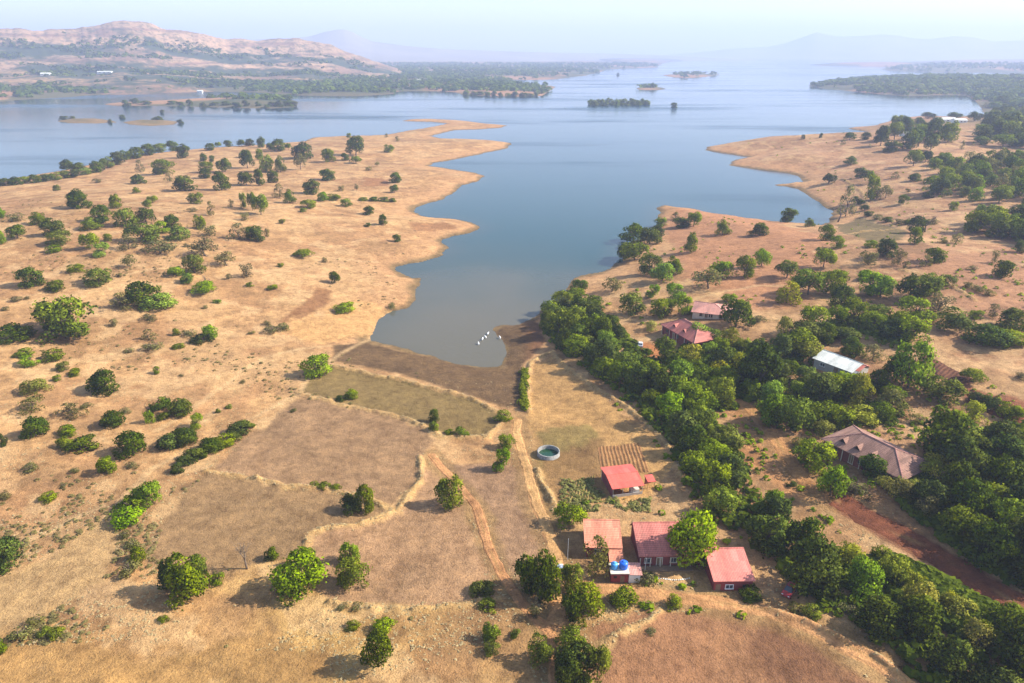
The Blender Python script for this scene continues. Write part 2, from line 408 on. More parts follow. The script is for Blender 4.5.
TRACKS_PX = [  # the dirt tracks: points and width in metres
 ([(431,455),(437,463),(447,473),(456,483),(466,494),(476,506),(481,520),(485,538),(491,553),(500,572),(512,590),(524,606),(534,618),(548,628),(554,640),(556,660),(557,700)], 2.0),
 ([(556,626),(560,610),(566,598),(584,587),(617,589),(652,594.5),(687,599),(727,604),(762,609),(768,611),(805,624),(843,644),(880,664),(897,675),(925,700)], 3.0),
 ([(517,420),(516,432),(521,450),(527,468),(532,490),(538,506),(546,525),(553,545),(558,565),(557,585),(555,600)], 2.4),
 ([(836,500),(855,511),(888,529),(930,551),(968,575),(992,590),(1025,610),(1060,634)], 6.0),
 ([(738,402),(752,410),(768,428),(784,452),(800,476),(822,497)], 3.6),
]
TRACKS = [(gpoly(p), w) for p, w in TRACKS_PX]

TRAILS = [gpoly(t) for t in ([(300,395),(318,372),(345,352),(372,335),(392,318)], [(150,430),(200,400),(240,372),(290,352),(330,345)], [(0,300),(60,290),(150,270),(240,262),(300,255),(380,262)], [(110,520),(150,470),(205,440),(262,410),(300,394)], [(60,215),(130,205),(210,215),(300,205),(360,200)], [(690,300),(760,285),(850,290),(930,300)], [(0,560),(60,530),(110,505)])]
def soil_colours(x, y):
    n = len(x)
    d = shore_d(x, y); r = np.hypot(x, y)
    nb = fbm(x, y, 40, 51); nm = fbm(x, y, 9, 61); ns = fbm(x, y, 2.2, 71, 3)
    tan_, gold, brown, pink = C(226,174,122), C(224,178,108), C(178,134,94), C(210,156,118)
    col = np.repeat(tan_[None], n, 0)
    def put(mask, c):
        nonlocal col
        col = col*(1-mask[:, None]) + np.asarray(c)*mask[:, None]
    put(sstep(20, 140, x)*.85, pink)                                    # redder soil on the right bank
    put(sstep(150, 60, r)*sstep(60, -30, x)*.9, gold)                    # dry grassland close to the camera
    put(sstep(.45, .6, nb)*.6, brown); put(sstep(.5, .62, fbm(x, y, 17, 57))*.5, C(196,142,100)); put(sstep(.56, .68, fbm(x, y, 5, 58))*.4, C(160,118,78))
    put(sstep(.52, .66, nm)*.45, brown*.92)
    put(sstep(.60, .70, ns)*.35, brown*.72)
    put(sstep(.42, .32, nm)*.5, C(240,196,146)); put(sstep(.46, .34, fbm(x, y, 24, 63))*.45, C(238,190,138))
    farm = sstep(700, 1500, r)
    put(farm*.75, C(190,140,104)); put(farm*sstep(.44, .58, fbm(x, y, 170, 81)), C(120,112,72))
    put(sstep(.5, .62, fbm(x, y, 420, 91))*farm*.8, C(88,98,62))
    # the bare rim the falling water left
    rim = sstep(26, 9, d)*sstep(-1, 1, d)*(1-farm)
    put(rim*.6, C(226,170,122)); put(sstep(5.5, 1.0, d+5*(nm-.5))*(d > -3)*(1-farm*.5)*.9, C(142,116,80))
    put((d < 0)*.8, C(110,92,66))
    for pts, c, soft, var in FIELDS:
        g = gpoly(pts); lo = g.min(0)-soft*3; hi = g.max(0)+soft*3
        k = np.nonzero((x > lo[0]) & (x < hi[0]) & (y > lo[1]) & (y < hi[1]))[0]
        if not len(k): continue
        sd = poly_sd(x[k], y[k], g) + (nm[k]-.5)*soft*3 + (ns[k]-.5)*soft*1.2
        m = sstep(-soft*.5, soft*.5, sd)*.94
        cc = np.asarray(c)[None]*(1 + var*2.6*(nm[k]-.5)[:, None] + var*2.4*(nb[k]-.5)[:, None] + var*1.5*(ns[k]-.5)[:, None])
        col[k] = col[k]*(1-m[:, None]) + cc*m[:, None]
    g = px_poly(MUD, .2)
    k = np.nonzero((x > g[:,0].min()-8) & (x < g[:,0].max()+8) & (y > g[:,1].min()-8) & (y < g[:,1].max()+8))[0]
    sd = poly_sd(x[k], y[k], g) + (nm[k]-.5)*4
    m = sstep(-.8, 1.0, sd)
    mc = C(126,97,68)[None]*(1+.5*(nm[k]-.5)+.4*(nb[k]-.5))[:, None]
    right = sstep(2, 9, x[k])*sstep(178, 186, y[k])
    mc = mc*(1-right[:, None]*.55) + C(164,108,74)*right[:, None]*.55
    col[k] = col[k]*(1-m[:, None]) + mc*m[:, None]
    for pts, w in TRACKS:
        lo = pts.min(0)-w*2; hi = pts.max(0)+w*2
        k = np.nonzero((x > lo[0]) & (x < hi[0]) & (y > lo[1]) & (y < hi[1]))[0]
        dd, al = line_d(x[k], y[k], pts)
        if w < 4:
            v = sstep(w*1.7, w*1.0, dd + (nm[k]-.5)*w*1.2)*.55; col[k] = col[k]*(1-v[:, None]) + C(168,132,86)*v[:, None]
        m = sstep(w*.62, w*.42, dd + (nm[k]-.5)*w*.5)*.85
        c = C(226,164,112) if w < 4 else C(142,84,60)
        col[k] = col[k]*(1-m[:, None]) + c*m[:, None]
    for pts in TRAILS:
        lo = pts.min(0)-3; hi = pts.max(0)+3
        k = np.nonzero((x > lo[0]) & (x < hi[0]) & (y > lo[1]) & (y < hi[1]))[0]
        dd, al = line_d(x[k] + (nb[k]-.5)*7, y[k] + (nm[k]-.5)*3, pts)
        m = sstep(1.3, .4, dd)*.6; col[k] = col[k]*(1-m[:, None]) + C(240,196,146)*m[:, None]
    for pts in BUNDS:
        lo = pts.min(0)-4; hi = pts.max(0)+4
        k = np.nonzero((x > lo[0]) & (x < hi[0]) & (y > lo[1]) & (y < hi[1]))[0]
        dd, al = line_d(x[k], y[k], pts)
        m = sstep(1.3, .4, dd+(ns[k]-.5)*2.2+(nm[k]-.5)*.8)*.85
        col[k] = col[k]*(1-m[:, None]) + (C(228,182,124)[None]*(1+.7*(ns[k]-.5)[:, None]))*m[:, None]
    return np.clip(col, .01, .9)
def surface(x, y):
    """height with the earth banks, field steps and wheel ruts"""
    h = height(x, y)
    for pts in BUNDS:
        lo = pts.min(0)-6; hi = pts.max(0)+6
        k = np.nonzero((x > lo[0]) & (x < hi[0]) & (y > lo[1]) & (y < hi[1]))[0]
        if not len(k): continue
        dd, al = line_d(x[k], y[k], pts)
        wv = .45+.75*fbm(x[k], y[k], 2.6, 15, 3)
        h[k] += (.15+1.15*fbm(x[k], y[k], 2.2, 5, 3))*np.exp(-(dd/wv)**2)*sstep(.2, .36, fbm(x[k], y[k], 5, 25, 2))
    r = np.hypot(x, y)
    h = h + np.where(r < 500, (fbm(x, y, 1.6, 77, 2)-.5)*.22*np.clip(shore_d(x, y)/6, 0, 1), 0)
    return h
# one sheet of land and lake bed, fine near the camera and coarser towards the horizon
radii = 38*np.exp(np.arange(0, 1+math.log(12600/38)/.005)*.005)
azis = np.linspace(-R(57), R(57), 900)
AZ, RR = np.meshgrid(azis, radii)
gx = (RR*np.sin(AZ)).ravel(); gy = (RR*np.cos(AZ)).ravel()
gz = surface(gx, gy)
nr, na = len(radii), len(azis)
i = np.arange(nr-1)[:, None]*na + np.arange(na-1)[None]
q = np.stack([i, i+1, i+na+1, i+na], -1).reshape(-1, 4)[:, ::-1]
me = mesh_np('ground', np.stack([gx, gy, gz], 1), q, [GROUND_MAT], True, soil_colours(gx, gy))
tag(link('ground', me), kind='structure')
# land behind and beside the camera, out of the photograph
bz = []
bgx, bgy = np.meshgrid(np.linspace(-1400, 1400, 60), np.linspace(-290, 40, 20))
me = mesh_np('ground', np.stack([bgx.ravel(), bgy.ravel(), np.full(bgx.size, 1.2)], 1), (np.arange(19)[:, None]*60+np.arange(59)[None])[..., None].reshape(-1, 1)+np.array([0, 1, 61, 60]), [GROUND_MAT], True, np.repeat(C(215,168,112)[None], bgx.size, 0))
tag(link('ground', me), kind='structure')

# ------------------------------------------------------------------ water
wr = 60*np.exp(np.linspace(0, math.log(14800/60), 260)); wa = np.linspace(-R(62), R(62), 220)
WA, WR = np.meshgrid(wa, wr); wx = (WR*np.sin(WA)).ravel(); wy = (WR*np.cos(WA)).ravel()
hx, hy = plane(470, 350); hd = np.hypot(wx-hx, (wy-hy)*.55)
wd = -shore_d(wx, wy)
turb = sstep(92, 10, hd + 26*(fbm(wx, wy, 30, 3)-.5))
shal = sstep(16, 0, wd)*sstep(900, 300, WR.ravel())
deep, mid, muddy = np.array([.004,.028,.040]), np.array([.012,.044,.040]), np.array([.105,.092,.060])
g1 = sstep(340, 60, hd)
wc = deep[None]*(1-g1[:, None]) + mid*g1[:, None]
wc = wc*(1-shal[:, None]*.45) + np.array([.05,.055,.04])*shal[:, None]*.45
wc = wc*(1-turb[:, None]) + muddy*turb[:, None]
nwr, nwa = WA.shape
i = np.arange(nwr-1)[:, None]*nwa + np.arange(nwa-1)[None]
q = np.stack([i, i+1, i+nwa+1, i+nwa], -1).reshape(-1, 4)[:, ::-1]
m, nt, b = new_mat('lake_water')
at = N(nt, 'ShaderNodeAttribute', attribute_name='tint'); nt.links.new(at.outputs['Color'], b.inputs['Base Color'])
b.inputs['IOR'].default_value = 1.33; b.inputs['Specular IOR Level'].default_value = .34
pos = N(nt, 'ShaderNodeNewGeometry').outputs['Position']
mp = N(nt, 'ShaderNodeMapping'); mp.inputs['Scale'].default_value = (.0016, .006, .01); nt.links.new(pos, mp.inputs['Vector'])
wn = noise_node(nt, mp.outputs['Vector'], 1.0, 4, .6)
rr = ramp(nt, wn, [(.4, .05), (.54, .11), (.68, .30)])
nt.links.new(rr, b.inputs['Roughness'])
bump(nt, b, noise_node(nt, pos, .5, 3, .6), .4, .15)
tag(link('water', mesh_np('water', np.stack([wx, wy, np.zeros(wx.size)], 1), q, [m], True, wc)), kind='structure')

# ------------------------------------------------------------------ far hills
def hill_mesh(name, az0, az1, r0, r1, nazi, nrad, hf, cf):
    a = np.linspace(az0, az1, nazi); rr = np.linspace(r0, r1, nrad)
    A_, R_ = np.meshgrid(a, rr); x = R_*np.sin(A_); y = R_*np.cos(A_)
    z = hf(A_, R_, x, y)
    i = np.arange(nrad-1)[:, None]*nazi + np.arange(nazi-1)[None]
    q = np.stack([i, i+1, i+nazi+1, i+nazi], -1).reshape(-1, 4)[:, ::-1]
    me = mesh_np(name, np.stack([x.ravel(), y.ravel(), z.ravel()], 1), q, [GROUND_MAT], True, cf(A_, R_, x, y, z).reshape(-1, 3))
    return tag(link(name, me), kind='structure')
def az_of(px, py=45): u, dy, dz = ray(px, py); return np.arctan2(u, dy)
def elev_of(px, py): u, dy, dz = ray(px, py); return dz/np.hypot(u, dy)
def crest(pts, dist):
    p = np.array(pts, float); return az_of(p[:,0], p[:,1]), CAM_H + dist*elev_of(p[:,0], p[:,1])
PD = 3300.0
ca, ch = crest([(-260,40),(-150,33),(-60,30),(0,28.5),(50,26),(85,24.5),(98,22),(112,18.5),(128,19),(142,21.5),(160,25.5),(190,29.5),(212,34),(225,37.5),(256,36.5),(300,37),(318,39.5),(333,44),(345,48.5),(362,55),(390,65),(430,78)], PD)
def plateau_h(A_, R_, x, y):
    H = np.interp(A_, ca, ch) - 6 + (fbm(A_*60, A_*0, 1.0, 19)-.5)*16*(np.interp(A_, ca, ch) > 60)
    t = (R_ - 1950)/(PD-1950)
    tt = np.clip(t, 0, 1)
    n = fbm(x, y, 330, 7); n2 = fbm(x, y, 90, 9)
    tt = np.clip(tt + (n-.5)*.22, 0, 1)
    prof = np.interp(tt, [0, .12, .3, .42, .58, .66, .8, .86, .94, 1], [0, .03, .16, .2, .40, .45, .66, .82, .93, 1])
    back = sstep(1.75, 1.05, t)
    edge = np.clip((PD*1.75 - R_)/800, 0, 1)
    return -3 + (H+3)*prof*back*np.where(H > 5, 1, .4) + np.where(tt > .03, (n2-.5)*16*np.minimum(tt*2, 1)*back, 0)*np.clip(H/60, 0, 1)
def plateau_c(A_, R_, x, y, z):
    t = np.clip((R_-1950)/(PD-1950), 0, 1.2)
    rock, tan_, grn = C(212,170,138), C(204,162,122), C(84,92,64)
    n = fbm(x, y, 240, 13); n2 = fbm(x*.55, y*1.6, 110, 23); n3 = fbm(x, y, 34, 33); n5 = fbm(x, y, 13, 37, 3)
    band = fbm(z*.11+x*.0006, x*.004, 1.0, 43)
    m = np.interp(t, [0, .15, .3, .45, .55, .7, .78, .84, 1.0], [.42, .58, .46, .58, .42, .62, .52, .36, .28])
    k = sstep(-.05, .07, m - n2*.5 - n3*.28 - n5*.22 + .0)[..., None]
    c = np.where(t[..., None] > .5, rock, tan_)*(.72+.62*n[..., None])*(.72+.56*n5[..., None])
    ledge = (sstep(.52, .62, band)*.55)[..., None]; c = c*(1-ledge) + C(138,100,88)*ledge
    dots = sstep(.55, .63, n5)[..., None]*.7; c = c*(1-dots) + grn*dots
    return c*(1-k) + grn*(.7+.6*n3[..., None])*k
hill_mesh('hills', az_of(-330), az_of(430), 1900, 5700, 620, 330, plateau_h, plateau_c)
def peak_set(name, pts, dist, r0, r1, seed, base=-4):
    a, h = crest(pts, dist)
    def hf(A_, R_, x, y):
        H = np.interp(A_, a, h); t = 1-np.abs(R_-dist)/np.where(R_ < dist, dist-r0, r1-dist); t = np.clip(t, 0, 1)
        n = fbm(x, y, 700, seed); ridge = fbm(A_*40, R_*.0004, 1.0, seed+5)
        return base + (np.maximum(H, 0)-base)*np.clip(t, 0, 1)**1.25*(.86+.14*np.clip(t, 0, 1)) + (n-.5)*60*np.clip(t*(1-t)*4, 0, 1)*(np.maximum(H, 0)/200)
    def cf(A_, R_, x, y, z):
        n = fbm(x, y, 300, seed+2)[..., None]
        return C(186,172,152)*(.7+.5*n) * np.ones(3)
    hill_mesh(name, az_of(pts[0][0]), az_of(pts[-1][0]), r0, r1, 260, 90, hf, cf)
peak_set('hills', [(90,64),(150,52),(210,44),(260,39),(290,38.5),(310,36),(325,31.5),(337,29.2),(344,29),(352,31.5),(362,37),(372,41),(390,43.5),(410,46),(440,48.5),(480,50),(540,52),(600,57),(650,63)], 8200, 6400, 10500, 41)
peak_set('hills', [(560,62),(640,57),(690,53),(730,48.5),(768,46.5),(785,43),(805,36),(817,31.5),(824,33.5),(838,36),(860,35.5),(882,33.8),(898,35),(915,38),(930,38.5),(955,35.5),(975,37),(993,41),(1024,40),(1080,38),(1140,45),(1200,52),(1260,62)], 12600, 10500, 14600, 47)
peak_set('hills', [(470,63),(520,51.5),(600,53),(650,54.5),(700,57),(760,60),(800,63)], 9600, 8000, 12000, 49)

# ------------------------------------------------------------------ dirt tracks as ribbons lying on the land
def ribbon(name, pts, w, col, step=.8, lift=.09, mat=None):
    seg = np.hypot(*np.diff(pts, axis=0).T); s = np.r_[0, np.cumsum(seg)]
    L = s[-1]; t = np.linspace(0, L, int(L/step)+2)
    # smooth the traced corners
    X = np.interp(t, s, pts[:,0]); Y = np.interp(t, s, pts[:,1])
    for _ in range(10):
        X[1:-1] = (X[:-2]+2*X[1:-1]+X[2:])/4; Y[1:-1] = (Y[:-2]+2*Y[1:-1]+Y[2:])/4
    dx = np.gradient(X); dy = np.gradient(Y); l = np.hypot(dx, dy)+1e-9; nx, ny = -dy/l, dx/l
    K = 15; u = np.linspace(-1, 1, K)
    wl = w*.5*(.5+.5*fbm(t, t*0, 4, 3, 3)+.6*fbm(t, t*0, 1.3, 6, 2)); wr_ = w*.5*(.5+.5*fbm(t, t*0+50, 4, 8, 3)+.6*fbm(t, t*0+50, 1.3, 9, 2))
    off = np.where(u[None] < 0, u[None]*wl[:, None], u[None]*wr_[:, None])
    PX = X[:, None]+nx[:, None]*off; PY = Y[:, None]+ny[:, None]*off
    Z = surface(PX.ravel(), PY.ravel()).reshape(PX.shape)
    rut = np.exp(-((np.abs(off)-w*.23)/(w*.08))**2)
    Z = Z + lift + .03 - .03*rut - .18*np.clip((np.abs(u[None])-.8)/.2, 0, 1)
    n = fbm(PX, PY, 1.5, 4); n2 = fbm(PX, PY, 6, 14)
    c = np.asarray(col)*(1+.5*(n-.5)+.4*(n2-.5))[..., None]*np.ones(3)
    mid = np.exp(-(off/(w*.11))**2)[..., None]*sstep(.4, .6, n2)[..., None]*.5
    c = c*(1-mid) + C(196,160,104)*mid
    c = c*(1+.05*rut[..., None])
    nt_ = len(t); i = np.arange(nt_-1)[:, None]*K + np.arange(K-1)[None]
    q = np.stack([i, i+1, i+K+1, i+K], -1).reshape(-1, 4)[:, ::-1]
    return tag(link(name, mesh_np(name, np.stack([PX.ravel(), PY.ravel(), Z.ravel()], 1), q, [mat or GROUND_MAT], True, c.reshape(-1, 3))), kind='structure')
for (pts, w), c in zip(TRACKS, [C(220,158,110), C(232,170,118), C(232,178,122), C(146,86,60), C(208,150,98)]):
    ribbon('dirt_track', pts, w, c)

# ------------------------------------------------------------------ ploughed plots with real furrows
def furrows(name, quad, rows, amp, ridge_c, furrow_c, seed):
    g = gpoly(quad)
    nu, nv = rows*8+1, 60
    U, V = np.meshgrid(np.linspace(0, 1, nu), np.linspace(0, 1, nv))
    Uw = U + .006*(fbm(U*0+V*5, V*0, 1, seed)-.5)
    P = (g[0][None, None]*(1-Uw[..., None])+g[1]*Uw[..., None])*(1-V[..., None]) + (g[3]*(1-Uw[..., None])+g[2]*Uw[..., None])*V[..., None]
    x, y = P[..., 0], P[..., 1]
    x = x + (fbm(x, y, 4, seed+1)-.5)*.5; y = y + (fbm(x, y, 4, seed+2)-.5)*.5
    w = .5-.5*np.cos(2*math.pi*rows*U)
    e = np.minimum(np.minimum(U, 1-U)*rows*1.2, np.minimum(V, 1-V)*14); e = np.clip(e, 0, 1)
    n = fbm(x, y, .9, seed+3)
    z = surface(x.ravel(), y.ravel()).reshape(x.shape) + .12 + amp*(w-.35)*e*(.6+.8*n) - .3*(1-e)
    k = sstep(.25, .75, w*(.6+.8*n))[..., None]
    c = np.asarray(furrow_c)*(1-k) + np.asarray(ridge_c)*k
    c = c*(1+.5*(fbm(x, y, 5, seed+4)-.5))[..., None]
    i = np.arange(nv-1)[:, None]*nu + np.arange(nu-1)[None]
    q = np.stack([i, i+1, i+nu+1, i+nu], -1).reshape(-1, 4)
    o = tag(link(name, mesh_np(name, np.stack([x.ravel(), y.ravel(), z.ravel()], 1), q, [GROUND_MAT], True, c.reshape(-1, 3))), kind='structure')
    return o
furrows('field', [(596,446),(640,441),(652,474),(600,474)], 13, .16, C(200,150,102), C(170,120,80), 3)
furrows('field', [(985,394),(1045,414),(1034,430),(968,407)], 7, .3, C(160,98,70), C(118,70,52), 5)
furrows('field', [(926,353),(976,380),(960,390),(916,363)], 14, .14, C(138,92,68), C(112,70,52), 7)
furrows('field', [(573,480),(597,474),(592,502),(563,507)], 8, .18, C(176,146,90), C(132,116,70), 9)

# ------------------------------------------------------------------ sky, sun, air
w = bpy.data.worlds.new('World'); scene.world = w; w.use_nodes = True
nt = w.node_tree; bg = nt.nodes['Background']
sky = N(nt, 'ShaderNodeTexSky', sky_type='NISHITA'); sky.sun_disc = False
SUN_EL, SUN_AZ = R(36), R(86)         # azimuth from straight ahead, clockwise: the sun stands to the right
sky.sun_elevation = SUN_EL; sky.sun_rotation = SUN_AZ
sky.air_density = 1.0; sky.dust_density = 1.0; sky.ozone_density = 1.0
nt.links.new(sky.outputs[0], bg.inputs['Color']); bg.inputs['Strength'].default_value = .13
sd = bpy.data.lights.new('sun', 'SUN'); sd.energy = 5.0; sd.angle = R(.55); sd.color = (1.0, .95, .87)
so = bpy.data.objects.new('sun', sd); COL.objects.link(so)
sv = Vector((math.sin(SUN_AZ)*math.cos(SUN_EL), math.cos(SUN_AZ)*math.cos(SUN_EL), math.sin(SUN_EL)))
so.rotation_euler = (-sv).to_track_quat('-Z', 'Y').to_euler(); so.location = sv*300
mb = MB(); mb.box(0, 6950, 266, 31600, 16900, 548)
m = bpy.data.materials.new('haze_air'); m.use_nodes = True; nt = m.node_tree
nt.nodes.remove(nt.nodes['Principled BSDF'])
pv = N(nt, 'ShaderNodeVolumePrincipled'); pv.inputs['Color'].default_value = (.535, .625, .88, 1)
pv.inputs['Density'].default_value = 1.8e-4; pv.inputs['Anisotropy'].default_value = .1
nt.links.new(pv.outputs[0], nt.nodes['Material Output'].inputs['Volume'])
tag(mb.build('haze', m), kind='stuff')

scene.view_settings.view_transform = 'Standard'; scene.view_settings.look = 'None'
scene.view_settings.exposure = 1.13; scene.view_settings.gamma = 1.0; scene.view_settings.use_curve_mapping = False
cy = scene.cycles
cy.max_bounces = 6; cy.diffuse_bounces = 3; cy.glossy_bounces = 2; cy.transmission_bounces = 2; cy.volume_bounces = 2
cy.use_denoising = True
# ------------------------------------------------------------------ trees and shrubs
def leaf_cloud(seed, ncl, nl, leaf, z0, z1, rc=(.26, .44), flat=.5, stray=.06, spread=.66, gap=0.0, droop=False, lowz=False):
    """a crown of unit radius between z0 and z1: leaf-sized faces on many uneven clumps; returns verts, faces, tint, normals"""
    rng = np.random.default_rng(seed)
    V, T, NN = [], [], []
    zc = (z0+z1)/2; hz = (z1-z0)/2
    for c in range(ncl):
        ph = rng.uniform(0, 2*math.pi); low = c % 5 < 2; el = math.asin(rng.uniform(-.95, -.1) if low else rng.uniform(-.2, 1)); rad = spread*rng.uniform(.6, 1.12)*(1.12 if low else 1)
        if c < 2: rad *= .3
        o = np.array([math.cos(ph)*math.cos(el), math.sin(ph)*math.cos(el), math.sin(el)])
        cr = rng.uniform(*rc)
        cc = np.array([o[0]*rad/(max(math.cos(el), .75) if low else 1), o[1]*rad/(max(math.cos(el), .75) if low else 1), zc + o[2]*(hz-cr*flat)*min(rad/spread, 1)])
        if low and lowz: cc[2] = z0 + cr*flat*.8 + rng.uniform(0, .14)
        if rng.random() < gap: continue
        n = int(nl*(cr/.35)**2)
        d = rng.normal(size=(n, 3)); d[:, 2] += .35; d += o*.35; d /= np.linalg.norm(d, axis=1)[:, None]
        rr = cr*np.where(rng.random(n) < stray, rng.uniform(1.05, 1.4, n), rng.uniform(.72, 1.05, n))
        p = cc + d*rr[:, None]*np.array([1, 1, flat])
        if droop: p[:, 2] -= np.hypot(p[:, 0], p[:, 1])**2*.08
        nrm = d*.75 + o*.4 + rng.normal(size=(n, 3))*.34; nrm /= np.linalg.norm(nrm, axis=1)[:, None]
        fn = d*.5 + rng.normal(size=(n, 3))*.55; fn /= np.linalg.norm(fn, axis=1)[:, None]
        a = np.cross(fn, rng.normal(size=(n, 3))); a /= np.linalg.norm(a, axis=1)[:, None]+1e-9
        b = np.cross(fn, a)
        s = leaf*rng.uniform(.6, 1.35, n)[:, None]
        zs = np.array([1, 1, flat*1.15])
        q = np.stack([p-a*s*.5, p-b*s*.36+fn*s*.08, p+a*s*.6, p+b*s*.36+fn*s*.08], 1)
        q = cc + (q-cc)*1.0
        q[:, :, 2] = p[:, None, 2] + (q[:, :, 2]-p[:, None, 2])*zs[2]
        cv = rng.uniform(0, .62)
        V.append(q.reshape(-1, 3)); T.append(np.repeat(np.clip(cv + rng.uniform(-.12, .42, n), 0, 1), 4)); NN.append(np.repeat(nrm, 4, 0))
    V = np.concatenate(V); T = np.concatenate(T); NN = np.concatenate(NN)
    V[:, 2] = np.maximum(V[:, 2], .005)
    return V, np.arange(len(V)).reshape(-1, 4), T, NN
def cloud_mesh(name, data, mat):
    V, F, T, NN = data
    me = mesh_np(name, V, F, [mat], True, np.repeat(T[:, None], 3, 1))
    me.normals_split_custom_set_from_vertices(NN.tolist())
    return me
def trunk_mesh(name, seed, top=.62, rad=.085, limbs=5, spread=.5, mat=None, stems=1):
    rng = random.Random(seed); mb = MB()
    for s_ in range(stems):
        bx, by = (0, 0) if stems == 1 else (rng.uniform(-.15, .15), rng.uniform(-.15, .15))
        lx, ly = rng.uniform(-.1, .1), rng.uniform(-.1, .1)
        z1 = top*rng.uniform(.55, .7)
        mid = (bx+lx*.5, by+ly*.5, z1*.55); tip = (bx+lx, by+ly, z1)
        mb.tube([(bx, by, -.06), (bx, by, .03), mid, tip], [rad*1.5, rad*1.1, rad*.85, rad*.65], 7)
        for k in range(limbs):
            a = 2*math.pi*(k+rng.random()*.7)/limbs; r = spread*rng.uniform(.6, 1.1); zt = rng.uniform(top*.9, top*1.3)
            z0 = z1*rng.uniform(.7, 1.0); f = z0/z1
            p0 = (bx+lx*f, by+ly*f, z0)
            mb.tube([p0, (p0[0]+math.cos(a)*r*.5, p0[1]+math.sin(a)*r*.5, z0+(zt-z0)*.6), (p0[0]+math.cos(a)*r, p0[1]+math.sin(a)*r, zt)], [rad*.6, rad*.4, rad*.14], 5)
    o = mb.build(name, mat or BARK, None, True); me = o.data; bpy.data.objects.remove(o)
    return me
PROTO = {}
def protos(kind, t):
    k = (kind, t)
    if k in PROTO: return PROTO[k]
    out = []; seed = 100*('DGBOY'.index(t)+1) + {'tree': 0, 'shrub': 40, 'sprig': 70}[kind]
    for v in range(4 if kind != 'sprig' else 3):
        s = seed+v
        if kind == 'tree':
            nl = {'D': 120, 'G': 104, 'B': 104, 'O': 60, 'Y': 76}[t]; ncl = {'D': 29, 'G': 28, 'B': 34, 'O': 22, 'Y': 24}[t]
            d = leaf_cloud(s, ncl, nl, .118, .02, 1.0, (.22, .44), .46, .09, .66, .03, t == 'Y', v != 2)
            tr = trunk_mesh('trunk', s, .55, .055, 5, .45)
        elif kind == 'shrub':
            nl = {'D': 110, 'G': 92, 'B': 92, 'O': 52, 'Y': 64}[t]
            d = leaf_cloud(s, 17 if t != 'O' else 15, nl, .14, .0, 1.0, (.26, .48), .46, .1, .62, .05, False, True)
            tr = trunk_mesh('stem', s, .7, .05, 4, .5, BARK if t != 'O' else TWIG, 3)
        else:
            d = leaf_cloud(s, 8, 26, .26, 0, 1.0, (.3, .5), .5, .1, .5); tr = None
        out.append((cloud_mesh('crown', d, LEAF[t]), tr))
    PROTO[k] = out
    return out

